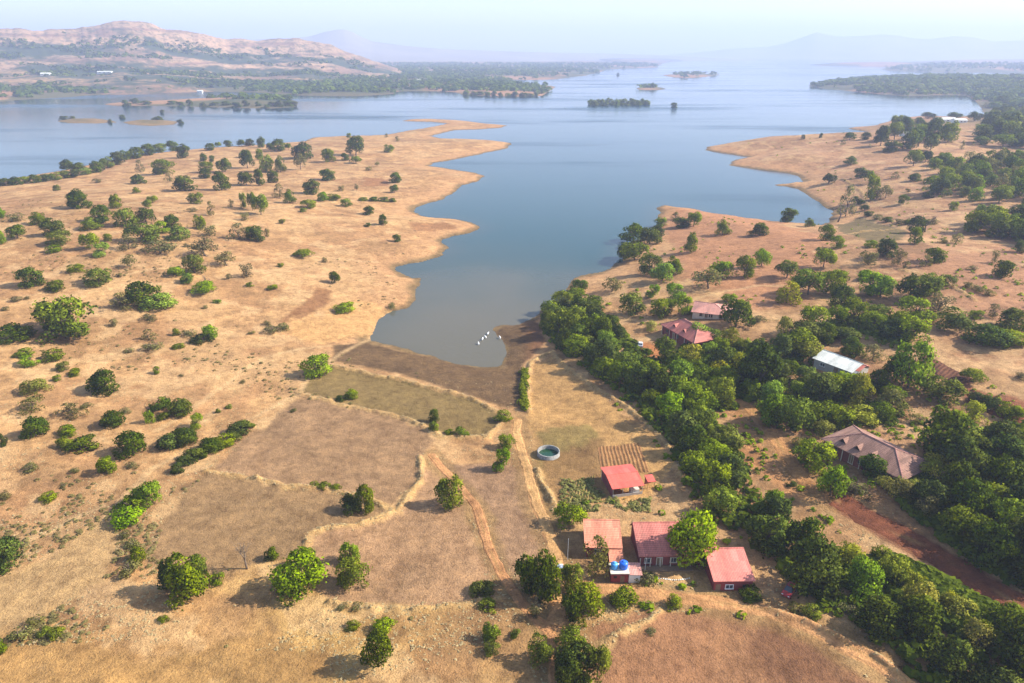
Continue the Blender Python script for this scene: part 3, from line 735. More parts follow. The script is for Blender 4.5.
TILES = [
 ((0,171), 4, [(318,152,95,85,'D'),(228,80,30,28,'G'),(465,152,50,65,'G'),(545,90,32,28,'G'),(553,52,65,42,'D'),(388,48,40,16,'O'),(405,210,90,78,'D'),(365,240,75,60,'G'),(155,215,70,55,'G'),(205,265,90,80,'D'),(240,300,90,70,'G'),(70,275,70,65,'D'),(65,205,80,25,'O'),(8,190,30,45,'B'),(8,295,35,60,'B'),(215,328,65,32,'G'),(360,320,75,80,'G'),(410,345,65,65,'B'),(432,285,35,40,'G'),(505,230,100,90,'G'),(585,212,75,70,'D'),(575,290,120,90,'G'),(515,320,80,70,'O'),(610,130,45,35,'G'),(592,150,35,40,'B'),(650,250,55,55,'B'),(690,240,65,70,'D'),(720,280,90,65,'G'),(800,235,45,65,'G'),(845,180,35,60,'O'),(838,265,70,60,'O'),(640,340,130,70,'O'),(660,320,45,35,'B'),(745,305,25,20,'O'),(820,350,120,90,'O'),(905,385,85,70,'O'),(955,280,80,75,'O'),(1005,280,50,65,'G'),(988,430,60,70,'O'),(915,435,25,30,'O'),(780,415,80,90,'G'),(705,425,75,48,'B'),(750,452,55,48,'B'),(820,495,90,60,'B'),(870,530,38,22,'B'),(820,552,24,18,'O'),(125,470,105,90,'D'),(222,484,75,50,'D'),(300,408,60,42,'G'),(395,465,110,85,'G'),(520,390,55,60,'O'),(476,425,35,18,'O'),(60,525,45,20,'O'),(110,515,30,15,'O'),(20,560,35,20,'O'),(270,690,215,210,'G'),(230,640,120,120,'D'),(60,690,140,85,'D'),(575,545,150,110,'D'),(630,562,130,78,'B'),(600,605,65,40,'O'),(490,560,90,80,'O'),(595,683,60,55,'O'),(840,683,65,75,'B'),(708,660,35,35,'G'),(755,665,60,30,'O'),(455,625,40,40,'O'),(998,465,30,22,'G'),(1005,655,30,15,'O'),(785,135,65,55,'G'),(770,165,40,20,'O'),(740,85,90,70,'D'),(885,80,70,80,'D'),(820,30,50,40,'D'),(985,60,70,60,'D'),(640,15,55,30,'G'),(680,45,35,50,'O'),(925,150,25,40,'O'),(975,150,30,90,'G'),(1010,160,35,110,'G'),(980,200,40,40,'O'),
   (20,62,55,36,'D'),(62,58,55,38,'D'),(100,52,50,34,'G'),(140,50,55,38,'D'),(182,44,52,34,'D'),(222,38,50,36,'G'),(262,30,48,34,'D'),(300,26,50,34,'D'),(342,15,50,32,'G'),(384,8,44,30,'D')]),
 ((0,0), 4, [(270,680,60,45,'D'),(312,690,55,42,'D'),(390,690,60,50,'D'),(430,672,55,48,'G'),(470,660,60,55,'D'),(505,640,50,42,'G'),(545,635,62,48,'D'),(592,622,58,48,'D'),(640,612,55,42,'G'),(690,606,50,44,'D'),(740,632,55,58,'D'),(840,602,45,30,'D'),(872,590,26,24,'G'),(912,588,36,28,'D'),(965,586,34,30,'D'),(1000,586,40,32,'D'),(655,700,80,70,'G'),(812,645,30,35,'D'),(848,648,26,28,'D'),(825,690,60,50,'G'),(900,690,60,60,'D'),(990,675,55,80,'D'),(560,690,35,50,'O'),(980,630,40,30,'B')]),
 ((256,0), 4, [(25,590,35,45,'D'),(90,605,60,50,'D'),(60,600,40,30,'D'),(130,600,25,30,'G'),(195,635,85,70,'D'),(178,680,55,70,'O'),(290,650,55,60,'G'),(400,625,75,85,'D'),(355,643,35,32,'D'),(400,655,45,35,'G'),(372,552,22,22,'G'),(530,610,40,35,'G'),(565,565,18,22,'O'),(522,550,18,18,'O'),(485,665,20,20,'O'),(450,683,30,20,'O'),(98,690,45,70,'G'),(40,690,60,80,'G'),(15,640,30,50,'G')]),
 ((256,171), 4, [(285,40,65,50,'D'),(70,50,50,55,'D'),(230,95,75,65,'D'),(95,110,50,60,'O'),(135,130,45,60,'G'),(20,180,65,95,'G'),(15,60,40,70,'D'),(268,122,40,42,'B'),(210,150,60,40,'G'),(190,165,30,20,'G'),(8,285,60,70,'D'),(45,265,20,40,'O'),(558,48,48,45,'D'),(553,88,36,36,'D'),(340,82,35,28,'O'),(402,80,18,30,'O'),(455,178,50,42,'D'),(508,218,36,48,'D'),(448,224,30,20,'G'),(563,285,36,34,'D'),(360,145,50,40,'G'),(105,212,28,24,'G'),(192,350,75,38,'G'),(272,368,30,25,'O'),(98,385,28,20,'G'),(315,452,48,55,'D'),(64,476,42,25,'G'),(355,568,85,48,'B'),(545,550,40,28,'O'),(45,620,35,25,'O'),(60,650,60,35,'O'),(110,640,60,30,'O'),(430,122,40,18,'G'),(470,123,44,18,'D'),(510,124,44,18,'G'),(545,125,36,14,'D'),(310,118,60,30,'G')]),
 ((0,342), 4, [(120,100,80,60,'B'),(100,60,70,40,'G'),(215,80,80,60,'G'),(255,120,50,50,'G'),(297,140,55,40,'G'),(230,160,35,35,'G'),(145,215,115,90,'Y'),(130,290,115,85,'O'),(145,395,110,110,'D'),(15,420,35,60,'D'),(425,210,125,120,'D'),(285,310,110,80,'O'),(270,385,80,60,'G'),(330,445,120,70,'D'),(265,430,70,60,'G'),(345,270,50,35,'O'),(445,355,105,90,'D'),(500,290,50,35,'O'),(600,330,45,75,'B'),(640,280,90,70,'D'),(715,310,100,95,'D'),(660,320,60,50,'G'),(790,350,55,75,'B'),(535,470,120,130,'D'),(430,540,80,95,'B'),(525,510,60,30,'O'),(680,440,110,80,'D'),(745,430,110,95,'D'),(770,485,100,65,'D'),(840,455,100,80,'D'),(900,425,90,65,'G'),(955,375,100,60,'D'),(710,530,60,50,'D'),(800,472,80,52,'D'),(735,500,70,50,'D'),(870,442,70,50,'G'),(930,402,70,48,'D'),(985,352,60,44,'G'),(690,412,80,55,'G'),(720,395,70,60,'D'),(600,660,95,100,'B'),(525,690,110,45,'B'),(630,130,30,40,'B'),(192,640,60,35,'G'),(300,530,40,30,'O'),(255,585,30,20,'O'),(725,140,25,15,'O'),(973,165,25,18,'O'),(875,285,25,22,'G'),(918,268,28,22,'G'),(610,40,80,45,'O'),(515,45,40,25,'O'),(715,30,50,18,'G'),(815,10,80,18,'D'),(120,530,80,40,'O'),(20,640,50,40,'O')]),
 ((256,342), 4, [(245,145,105,95,'B'),(375,230,55,40,'G'),(345,240,45,28,'D'),(712,325,42,55,'D'),(712,362,35,42,'G'),(820,382,55,42,'G'),(775,375,40,22,'G'),(990,320,60,45,'G'),(1000,430,60,60,'G'),(985,520,65,90,'B'),(380,690,90,75,'D'),(440,690,60,115,'G'),(780,670,100,130,'G'),(150,283,30,18,'O'),(235,588,45,16,'G'),(275,594,50,18,'G'),(315,598,44,16,'G')]),
 ((0,512), 4, [(40,240,130,135,'D'),(510,60,120,80,'B'),(555,210,60,70,'G'),(520,265,80,60,'O'),(530,150,60,40,'O'),(755,372,150,185,'G'),(690,330,80,130,'D'),(795,250,60,75,'G'),(870,295,60,50,'B'),(650,445,40,20,'G'),(230,510,60,45,'G'),(175,498,50,22,'G'),(140,460,60,40,'O'),(80,520,80,50,'O'),(10,570,40,60,'G'),(500,110,40,35,'O')]),
 ((256,512), 4, [(175,355,185,175,'B'),(205,230,65,85,'B'),(65,200,55,55,'D'),(388,315,110,120,'G'),(378,215,70,90,'B'),(490,645,120,150,'D'),(515,490,85,60,'B'),(388,472,50,35,'G'),(905,340,90,55,'G'),(925,400,70,45,'G'),(942,520,75,75,'G'),(945,578,65,55,'G'),(350,395,50,25,'O'),(400,395,50,22,'O')]),
 ((512,512), 4, [(118,370,120,190,'D'),(60,330,110,140,'D'),(90,435,55,60,'O'),(240,320,90,110,'G'),(290,440,140,140,'G'),(235,440,80,110,'D'),(225,70,110,100,'G'),(342,255,108,145,'O'),(450,385,110,75,'G'),(640,390,65,55,'G'),(950,360,90,45,'D'),(715,240,175,220,'B'),(15,510,45,38,'G'),(110,612,90,110,'G'),(235,560,95,90,'G'),(270,690,170,150,'D'),(340,690,90,140,'G'),(225,695,110,130,'D'),(555,490,40,22,'O'),(530,300,90,30,'O')]),
 ((512,171), 4, [(485,290,95,80,'G'),(550,300,90,70,'D'),(595,225,45,40,'G'),(580,270,60,50,'D'),(490,365,110,80,'G'),(450,350,50,60,'D'),(655,195,35,30,'O'),(678,228,75,35,'D'),(727,225,55,60,'G'),(842,258,55,60,'G'),(715,328,48,80,'G'),(992,262,60,52,'D'),(955,262,30,25,'O'),(550,420,80,90,'G'),(600,448,80,80,'B'),(645,420,65,75,'G'),(930,430,65,90,'G'),(998,385,55,70,'B'),(840,430,75,70,'B'),(785,480,110,90,'O'),(400,490,80,60,'O'),(270,485,70,50,'D'),(475,580,100,95,'G'),(565,510,50,55,'B'),(650,520,75,70,'B'),(690,580,70,80,'B'),(590,590,80,80,'G'),(640,560,60,50,'G'),(895,640,130,125,'D'),(870,530,60,40,'G'),(740,690,90,80,'B'),(800,690,80,60,'G'),(985,610,60,30,'O'),(555,640,50,45,'Y'),(255,530,80,60,'G'),(330,560,80,60,'D')]),
 ((768,171), 4, [(80,210,65,58,'D'),(165,225,38,35,'G'),(243,52,50,40,'D'),(232,280,60,65,'G'),(275,310,45,50,'G'),(222,390,75,80,'G'),(75,435,85,75,'G'),(75,535,85,95,'Y'),(160,505,110,110,'G'),(260,500,110,105,'G'),(290,565,100,100,'D'),(400,500,100,100,'B'),(450,515,90,95,'B'),(405,440,60,40,'D'),(570,530,110,110,'D'),(640,510,100,100,'G'),(580,605,120,100,'B'),(680,570,90,80,'O'),(712,468,62,55,'G'),(835,596,50,40,'G'),(900,590,60,55,'O'),(935,430,75,70,'D'),(905,370,30,55,'O'),(752,292,45,45,'O'),(400,380,75,65,'O'),(520,380,50,65,'O'),(550,390,30,30,'O'),(472,350,80,75,'D'),(410,310,50,35,'G'),(585,295,45,70,'G'),(590,250,60,65,'D'),(665,370,80,60,'D'),(630,385,50,45,'O'),(540,135,36,40,'G'),(560,85,25,15,'O'),(310,185,60,110,'O'),(410,120,45,110,'G'),(435,115,45,55,'O'),(470,110,40,50,'O'),(370,30,60,40,'D'),(405,50,30,50,'G'),(590,40,45,30,'D'),(740,160,35,38,'G'),(510,30,30,25,'O'),(1005,330,40,50,'D'),(990,650,120,100,'G'),(740,640,130,90,'G'),(500,680,110,90,'D'),(570,690,120,110,'G'),(310,690,110,60,'D'),(60,690,60,110,'Y'),(150,690,110,90,'G'),(220,690,90,80,'D'),(900,700,100,55,'B'),(905,640,50,30,'O'),(405,560,40,30,'O'),(372,135,36,20,'D'),(385,160,36,24,'D'),(402,182,40,22,'D'),(436,196,44,22,'O'),(478,206,44,22,'D'),(520,214,44,20,'O'),(560,217,44,24,'D'),(615,216,50,24,'D'),(660,216,50,26,'O'),(352,120,34,18,'D'),(800,470,50,20,'O'),(840,485,50,18,'O'),(880,500,46,18,'O'),(640,110,40,26,'D'),(700,290,40,20,'O'),(820,400,40,16,'O')]),
 ((768,342), 4, [(-40,215,170,195,'D'),(30,190,90,120,'D'),(100,360,130,140,'G'),(200,260,110,130,'D'),(250,240,120,110,'G'),(320,225,130,100,'G'),(230,330,120,90,'G'),(225,385,90,70,'Y'),(360,345,140,95,'Y'),(490,300,130,110,'O'),(560,200,140,190,'B'),(510,170,100,120,'D'),(690,245,130,110,'G'),(820,170,80,60,'G'),(820,325,80,90,'Y'),(750,345,70,70,'G'),(180,525,160,130,'G'),(250,635,110,135,'B'),(405,545,110,95,'D'),(460,600,65,65,'Y'),(560,615,110,80,'Y'),(640,565,80,100,'Y'),(120,55,150,110,'G'),(45,80,90,110,'D'),(330,60,90,80,'D'),(420,80,80,70,'O'),(830,250,70,50,'D'),(890,280,80,60,'D'),(960,310,90,70,'G'),(90,580,35,25,'D'),(20,690,70,100,'B'),(350,620,100,60,'O'),(20,640,50,35,'O'),(120,420,60,40,'O'),(600,330,60,40,'O'),(680,420,60,50,'Y'),(880,30,160,50,'D'),(960,20,120,55,'G'),(1010,150,50,20,'O')]),
 ((768,512), 4, [(170,430,70,55,'G'),(110,415,70,45,'O'),(270,395,80,45,'O'),(340,430,80,45,'O'),(620,300,30,40,'Y')]),
 ((768,0), 4, [(327,560,45,28,'D'),(390,560,50,32,'D'),(450,585,70,85,'D'),(505,560,70,80,'G'),(560,600,90,80,'D'),(600,560,80,70,'G'),(660,560,70,80,'D'),(720,570,80,90,'G'),(535,490,60,30,'D'),(640,475,60,20,'D'),(745,475,60,22,'D'),(825,485,60,40,'D'),(905,470,30,30,'G'),(872,465,20,20,'G'),(980,530,110,80,'D'),(920,550,80,70,'D'),(1000,590,90,60,'D'),(940,590,100,60,'G'),(850,580,60,40,'G'),(630,650,60,50,'D'),(690,665,80,45,'D'),(760,660,60,35,'G'),(850,660,40,35,'D'),(330,660,60,40,'G'),(500,610,80,50,'D'),(300,580,20,20,'O'),(140,556,16,16,'D'),(212,552,14,18,'D'),(880,625,24,24,'G'),(775,600,20,40,'O'),(940,425,70,45,'D'),(870,430,40,20,'O')]),
]
PLANTS = []       # cx, base y, w, h in the photograph, kind
for (ox, oy), k, lst in TILES:
    for cx, by, w_, h_, t in lst: PLANTS.append((ox+cx/k, oy+by/k, w_/k, h_/k, t, 'open'))
EDGE = {'left': [], 'x': []}
# the places where crowns close up: outline in the photograph, spacing m, crown width range m, kinds
GROVES = [
 ('belt', [(548,318),(566,308),(590,318),(622,335),(640,352),(665,362),(690,380),(705,420),(730,450),(745,490),(770,520),(800,545),(850,560),(900,585),(950,610),(990,640),(1024,672),(1024,700),(945,700),(905,655),(860,622),(815,600),(785,565),(748,530),(715,520),(690,480),(672,440),(640,405),(600,375),(565,350),(545,332)], 5.7, (6.0, 9.6), 'DDDGGGGB'),
 ('belt', [(690,345),(730,345),(760,355),(770,390),(745,400),(720,410),(700,390),(680,365)], 5.2, (5.0, 8.0), 'BGGYD'),
 ('forest', [(940,455),(965,440),(1000,432),(1050,425),(1050,610),(1010,590),(975,560),(935,530),(915,505),(925,480)], 5.8, (7, 11), 'DDDDDG'),
 ('forest', [(880,560),(930,580),(985,612),(1030,640),(1030,655),(985,640),(930,612),(885,585)], 5.0, (4.5, 7.0), 'YYGBG'),
 ('grove', [(930,192),(948,174),(985,166),(1040,164),(1040,212),(985,205),(955,200)], 11.0, (8, 13), 'DGGGBO'),
 ('grove', [(968,232),(985,222),(1030,226),(1040,246),(1000,240)], 8.0, (9, 13), 'DDG'),
 ('grove', [(880,140),(900,126),(940,130),(960,140),(940,150),(900,152)], 30.0, (11, 16), 'DDG'),
 ('grove', [(975,148),(985,122),(1010,114),(1040,118),(1040,150)], 22.0, (12, 17), 'DDDG'),
 ('grove', [(905,165),(960,162),(1030,168),(1030,174),(950,172)], 18.0, (9, 13), 'DGO'),
 ('grove', [(768,372),(800,352),(830,374),(880,388),(905,404),(885,424),(850,426),(800,432),(770,425)], 6.6, (5.0, 8.5), 'GGGBYD'),
 ('grove', [(905,470),(935,470),(940,520),(920,525),(900,500)], 6.0, (4, 6.5), 'YGO'),
 ('grove', [(800,350),(830,330),(870,335),(900,350),(905,330),(880,318),(850,322),(800,335)], 7.0, (6, 9), 'DGG'),
]
def inside(poly, x, y):
    c = False; n = len(poly)
    for i in range(n):
        (ax, ay), (bx, by) = poly[i], poly[(i+1) % n]
        if (ay > y) != (by > y) and x < ax+(y-ay)*(bx-ax)/(by-ay): c = not c
    return c
# ground points of the traced plants
P = np.array([(p[0], p[1], p[2], p[3]) for p in PLANTS])
below = np.arctan2(-ray(P[:,0], P[:,1])[2], ray(P[:,0], P[:,1])[1])
by_adj = P[:,1] - .30*P[:,2]*np.sin(below)
PXg, PYg, PZg = ground_at(P[:,0], by_adj)
plants = []
for i, p in enumerate(PLANTS):
    x, y, z = PXg[i], PYg[i], PZg[i]
    depth = y*math.cos(PITCH) - (z-CAM_H)*math.sin(PITCH); m_px = depth/FPX; th = below[i]
    wm = p[2]*m_px; hm = max((p[3]*m_px - .5*wm*math.sin(th))/math.cos(th), .42*wm)
    big = 1.0 if p[0] < 420 and p[1] < 345 else .85 if p[1] < 175 and p[0] > 850 else .98 if p[0] < 262 and p[1] < 485 else 1.1
    wm *= big; hm *= .92 if big < 1 and p[1] > 340 else 1.0 if big <= 1.0 else 1.15
    plants.append(dict(x=x, y=y, z=z, w=wm, h=min(hm, wm*2.2+.5), t=p[4], px=p[0], py=p[1]-p[3]*.45, wpx=p[2], where='open'))
HOUSE_KEEP = []
SCRUB = [(846,530),(890,552),(950,588),(1010,628),(1040,662),(990,648),(935,618),(885,588),(842,560)]   # pale scrub on the bank between the belt and the red road
ROOFS = [(834,360,15,5),(880,452,40,18),(684,328,21,11),(713,306,17,9),(641,343,8,5),(730,570,28,20),(790,588,10,9),(1002,402,34,12),(945,370,24,12)]   # crowns of the woods leave these roofs in sight
grove_rng = random.Random(5)
for name, poly, sp, (w0, w1), kinds in GROVES:
    g = [tuple(q) for q in gpoly(poly)]
    xs = [q[0] for q in g]; ys = [q[1] for q in g]; pts = []
    for _ in range(5000):
        x = grove_rng.uniform(min(xs), max(xs)); y = grove_rng.uniform(min(ys), max(ys))
        if not inside(g, x, y) or any((x-a)**2+(y-b)**2 < sp*sp for a, b in pts): continue
        pts.append((x, y))
    for x, y in pts:
        z = float(quick_h(np.array([x]), np.array([y]))[0]); wv = grove_rng.uniform(w0, w1); t = grove_rng.choice(kinds)
        if any((x-q['x'])**2+(y-q['y'])**2 < (.34*(wv+q['w']))**2*.55 for q in plants if q['where'] == 'open'): continue
        hv = wv*grove_rng.uniform(.8, 1.2)
        a, b = project(x, y, z+hv*.5)
        if a < -25 or a > 1049 or b > 715: continue
        wpx_ = wv*FPX/(y*math.cos(PITCH)-(z-CAM_H)*math.sin(PITCH))
        if any(((a-ha)/(hw+wpx_*.42))**2+((b-hb)/(hh+wpx_*.42))**2 < 1 for ha, hb, hw, hh in ROOFS): continue
        if inside(SCRUB, a, b+6): t = grove_rng.choice('YYG'); wv *= .72; hv *= .66
        elif a > 800 and b > 520 and t in 'GB' and grove_rng.random() < .75: t = 'D'
        plants.append(dict(x=x, y=y, z=z, w=wv, h=hv, t=t, px=a, py=b, wpx=wv*FPX/(y*math.cos(PITCH)-(z-CAM_H)*math.sin(PITCH)), where=name))

SIZE = lambda m: 'tiny' if m < 1.6 else 'small' if m < 3.2 else 'mid-size' if m < 5.0 else 'large' if m < 7.5 else 'huge'
LOOK = {'D': 'dark green', 'G': 'mid green', 'B': 'bright green', 'O': 'dull olive', 'Y': 'yellowish green'}
LAND = [  # things one can find in the photograph, for the labels
 ('the round stone well', 548, 452), ('the bright red shed', 623, 477), ('the blue water tanks', 624, 562), ('the red house beside the track', 730, 571),
 ('the salmon roofed house', 604, 535), ('the long red roofed house', 655, 540), ('the tiled three-dormer house', 876, 452), ('the tiled two-dormer house', 683, 328),
 ('the pale pink hipped roof', 713, 306), ('the white roofed building', 835, 360), ('the white cattle', 490, 338), ('the far sand spit tip', 508, 125),
 ('the rounded left headland tip', 475, 226), ('the narrow brown hillside strip', 308, 304), ('the olive terrace field', 400, 395), ('the red car', 790, 588),
 ('the lower left corner', 0, 683), ('the left edge at mid height', 0, 340), ('the lower right corner', 1024, 683), ('the right edge at mid height', 1024, 340), ('the hillside by the left edge', 0, 185),
 ('the near right headland tip', 658, 208), ('the far right cape tip', 706, 149), ('the furrowed plot', 625, 460), ('the right bank inlet', 832, 222), ('the bottom edge centre', 512, 683),
 ('the fork of the tracks', 556, 628), ('the lake head mud', 430, 370), ('the red earth road', 930, 550), ('the dark ploughed plot', 948, 370), ('the far white building', 950, 120),
 ('the last left shore bend', 375, 335), ('the middle of the left hillside', 150, 280), ('the middle of the wooded belt', 690, 450), ('the middle right bank field', 780, 260), ('the bottom edge left of centre', 250, 683),
 ('the left edge lower third', 0, 480), ('the upper right grove', 985, 185), ('the bare lower left field', 240, 525), ('the top of the left hillside', 240, 150), ('the small white yard car', 640, 343),
 ('the hedge by the garden', 527, 390), ('the white stone border', 676, 580), ('the top of the red earth road', 745, 405), ('the orange yard', 650, 350), ('the lone tree above the strip', 334, 275)]
ORD = ['closest', 'second closest', 'third closest', 'fourth closest', 'fifth closest', 'sixth closest', 'seventh closest', 'eighth closest', 'ninth closest', 'tenth closest', 'eleventh closest', 'twelfth closest', 'thirteenth closest', 'fourteenth closest', 'fifteenth closest']
for q in plants:
    tall = q['h'] >= 3.4 and q['w'] >= 3.0
    q['kind'] = 'tree' if tall else 'shrub'; ar = q['h']/q['w']
    q['look'] = SIZE(q['w'])+(' squat ' if ar < .62 else ' slender ' if ar > 1.05 else ' ')+LOOK[q['t']]+' '+q['kind']
for look in sorted(set(q['look'] for q in plants)):
    grp = [q for q in plants if q['look'] == look]; rank = {}
    for li, (nm_, lx, ly) in enumerate(LAND):
        for k, q in enumerate(sorted(grp, key=lambda q: (q['px']-lx)**2+(q['py']-ly)**2)): rank.setdefault(id(q), []).append((k, li))
    for q in grp:
        dl = [math.hypot(q['px']-l[1], q['py']-l[2]) for l in LAND]
        k, li = min(rank[id(q)], key=lambda e: (max(e[0]-2, 0)*90 + e[0]*8 + dl[e[1]]))
        q['label'] = '%s, %s such to %s' % (look, ORD[k], LAND[li][0]) if k < len(ORD) else '%s crowded among its like in the %s' % (look, {'open': 'open scrub', 'belt': 'wooded belt beside the stream', 'forest': 'dark lower right wood', 'grove': 'groves on the right bank'}[q['where']])
pr = random.Random(3)
for q in plants:
    v = pr.randrange(4); kind = q['kind']
    nm_ = {'tree': 'broadleaf_tree', 'shrub': 'shrub'}[kind]
    if q['wpx'] > 42 and v == 2: v = 0
    if kind == 'tree' and q['t'] == 'D': nm_ = 'evergreen_tree'
    if kind == 'shrub' and q['t'] == 'O': nm_ = 'dry_shrub'
    gname = ('trees' if kind == 'tree' else 'shrubs') + {'open': ' scattered over the dry slopes and fields', 'belt': ' of the wooded belt beside the stream', 'forest': ' of the dark wood at the lower right', 'grove': ' of the groves on the right bank'}[q['where']]
    sx = q['w']/2*pr.uniform(.98, 1.1); sy = q['w']/2*pr.uniform(.96, 1.12)
    if kind == 'shrub' and q['w'] < 1.3:
        o = link(nm_, protos('sprig', q['t'])[v % 3][0]); o.location = (q['x'], q['y'], q['z']-.05); o.rotation_euler = (0, 0, pr.uniform(0, 6.28))
    else:
        o = empty(nm_, (q['x'], q['y'], q['z']-.05), pr.uniform(0, 6.28))
        cm, tm = protos(kind, q['t'])[v]
        if q['t'] == 'B' and q['wpx'] > 42 and q['px'] > 600:      # the full round crown before the long house
            cm = cloud_mesh('crown', leaf_cloud(911, 52, 120, .105, .10, 1.0, (.2, .36), .46, .09, .68, .0, False, True), LEAF['B']); tm = trunk_mesh('trunk', 911, .55, .06, 6, .5)
        link('crown', cm, o); link('trunk' if kind == 'tree' else 'stem', tm, o)
    o.scale = (sx, sy, q['h'])
    tag(o, q['label'], kind, gname)
print('PLANTS', len(plants), {k: sum(1 for q in plants if q['kind'] == k) for k in ('tree', 'shrub')}, 'dup labels', len(plants)-len(set(q['label'] for q in plants)))
# ------------------------------------------------------------------ houses
def gz_at(x, y): return float(quick_h(np.array([x]), np.array([y]))[0])
def pt(px, py, up):
    """a point of the photograph taken UP metres above the ground there"""
    x, y, z = ground_at(px, py); z = float(z[0])
    for _ in range(6):
        X, Y = plane(px, py, z+up); z = gz_at(float(X), float(Y))
    return float(X), float(Y), z
M_RED_SHEET = roof_material('red_sheet_roof', (.68,.125,.085), .28, (.60,.18,.11), .22, rough=.5)
M_SALMON = roof_material('salmon_tile_roof', (.66,.245,.14), .26, (.62,.32,.21), .3, rough=.75, rows=.38)
M_RED = roof_material('red_tile_roof', (.53,.17,.125), .3, (.52,.24,.16), .3, rough=.7, rows=.42)
M_ROSE = roof_material('rose_sheet_roof', (.60,.19,.14), .28, (.58,.27,.18), .3, rough=.6)
M_OLDTILE = roof_material('weathered_tile_roof', (.31,.165,.115), .3, (.36,.22,.17), .45, rough=.85, rows=.4)
M_PALE = roof_material('pale_tile_roof', (.54,.25,.19), .3, (.50,.30,.22), .25, rough=.8, rows=.4)
M_WHITE = roof_material('white_sheet_roof', (.68,.67,.58), .3, (.42,.38,.28), .3, rough=.5)
M_SHADEGREY = roof_material('shade_grey_roof', (.30,.30,.30), .3, (.3,.2,.14), .2)  # grey of a slope lying in shade, put into the base colour
M_REDWALL = solid('dark_red_wall', (.24,.045,.04), .85, .3, 1.2)
M_MAROON = solid('maroon_wall', (.19,.05,.045), .85, .3, 1.2)
M_CREAM = solid('cream_plaster', (.62,.55,.44), .85, .2, .8)
M_WHITEWALL = solid('white_plaster', (.74,.71,.66), .8, .15, .8)
M_CONC = solid('concrete', (.38,.35,.30), .9, .25, 1.2)
M_DARK = solid('dark_opening', (.02,.018,.016), .6, .2, 1)
M_GLASS = solid('window_glass', (.05,.06,.07), .15, .2, 1, .5)
M_WOOD = solid('old_wood', (.20,.13,.08), .85, .35, 3)
M_BLUE = solid('blue_plastic', (.012,.13,.62), .4, .12, 1.5, .5)
M_LBLUE = solid('light_blue_plastic', (.06,.30,.66), .4, .12, 1.5, .5)
M_WHITEP = solid('white_paint', (.8,.79,.75), .6, .1, 2)
M_PIPE = solid('grey_pipe', (.45,.45,.44), .4, .1, 2)
def root_house(name, label, cat, x, y, rz, group=None):
    return tag(empty(name, (x, y, gz_at(x, y)), rz), label, cat, group)
def gable(root, L, D, wh, rise, rf, over, roof_m, wall_m, base=-1.0, front_drop=0.0):
    """walls and a two-slope roof; front edge along local -y, ridge at fraction RF of the depth"""
    mb = MB(); yr = -D/2 + D*rf
    v = [mb.bm.verts.new(p) for p in [(-L/2,-D/2,base),(-L/2,D/2,base),(-L/2,D/2,wh),(-L/2,yr,wh+rise-.12),(-L/2,-D/2,wh-front_drop)]]
    u = [mb.bm.verts.new((-p.co.x, p.co.y, p.co.z)) for p in v]
    mb.bm.faces.new(v); mb.bm.faces.new(u[::-1])
    for i in range(5):
        j = (i+1) % 5; mb.bm.faces.new((v[i], u[i], u[j], v[j]))
    mb.build('wall', wall_m, root)
    mb = MB(); a = L/2+over
    sf = (rise+front_drop)/(yr+D/2); sb = rise/(D/2-yr); zf = wh-front_drop-over*sf+.06; zb = wh-over*sb+.06; zt = wh+rise+.06
    mb.prism([(-a,-D/2-over,zf),(a,-D/2-over,zf),(a,yr,zt),(-a,yr,zt)], .1)
    mb.prism([(-a,yr+.004,zt),(a,yr+.004,zt),(a,D/2+over,zb),(-a,D/2+over,zb)], .1)
    r = mb.build('roof', roof_m, root)
    mb = MB(); mb.tube([(-a,yr,zt+.0),(a,yr,zt+.0)], [.13,.13], 6); mb.build('ridge_cap', roof_m, r)
    return r
def opening(root, name, x, z, wv, hv, y, m_in, m_fr=None, sill=False):
    mb = MB(); mb.box(x, y-.015, z, wv, .05, hv); o = mb.build(name, m_in, root)
    if m_fr:
        mb = MB(); t = .09
        mb.box(x, y-.05, z+hv/2+t/2, wv+2*t, .1, t); mb.box(x-wv/2-t/2, y-.05, z, t, .1, hv); mb.box(x+wv/2+t/2, y-.05, z, t, .1, hv)
        mb.box(x, y-.05, z, .05, .08, hv)
        mb.build('frame', m_fr, o)
        mb = MB(); mb.box(x, y-.09, z-hv/2-.05, wv+.3, .22, .1); mb.build('sill', m_fr, o)
    return o
def hip(root, L, W, wh, rise, over, roof_m, wall_m, base=-1.2):
    """ridge along local x"""
    mb = MB(); mb.box(0, 0, (wh+base)/2, L, W, wh-base); mb.build('wall', wall_m, root)
    a, b = L/2+over, W/2+over; r = L/2-W/2; mb = MB(); z = wh+.02
    P4 = [(-a,-b,z),(a,-b,z),(a,b,z),(-a,b,z)]; R0, R1 = (-r,0,z+rise), (r,0,z+rise)
    e = [mb.bm.verts.new(p) for p in P4]; t0, t1 = mb.bm.verts.new(R0), mb.bm.verts.new(R1)
    lo = [mb.bm.verts.new((p[0], p[1], p[2]-.14)) for p in P4]
    for f in ((e[0],e[1],t1,t0),(e[1],e[2],t1),(e[2],e[3],t0,t1),(e[3],e[0],t0)): mb.bm.faces.new(f)
    for i in range(4): mb.bm.faces.new((e[i], lo[i], lo[(i+1) % 4], e[(i+1) % 4]))
    mb.bm.faces.new(lo[::-1])
    ro = mb.build('roof', roof_m, root)
    mb = MB()
    mb.tube([R0, R1], [.16,.16], 6)
    for p, q in ((P4[0],R0),(P4[3],R0),(P4[1],R1),(P4[2],R1)): mb.tube([p, q], [.13,.13], 5)
    mb.build('ridge_cap', M_PALE if roof_m is not M_PALE else roof_m, ro)
    return ro
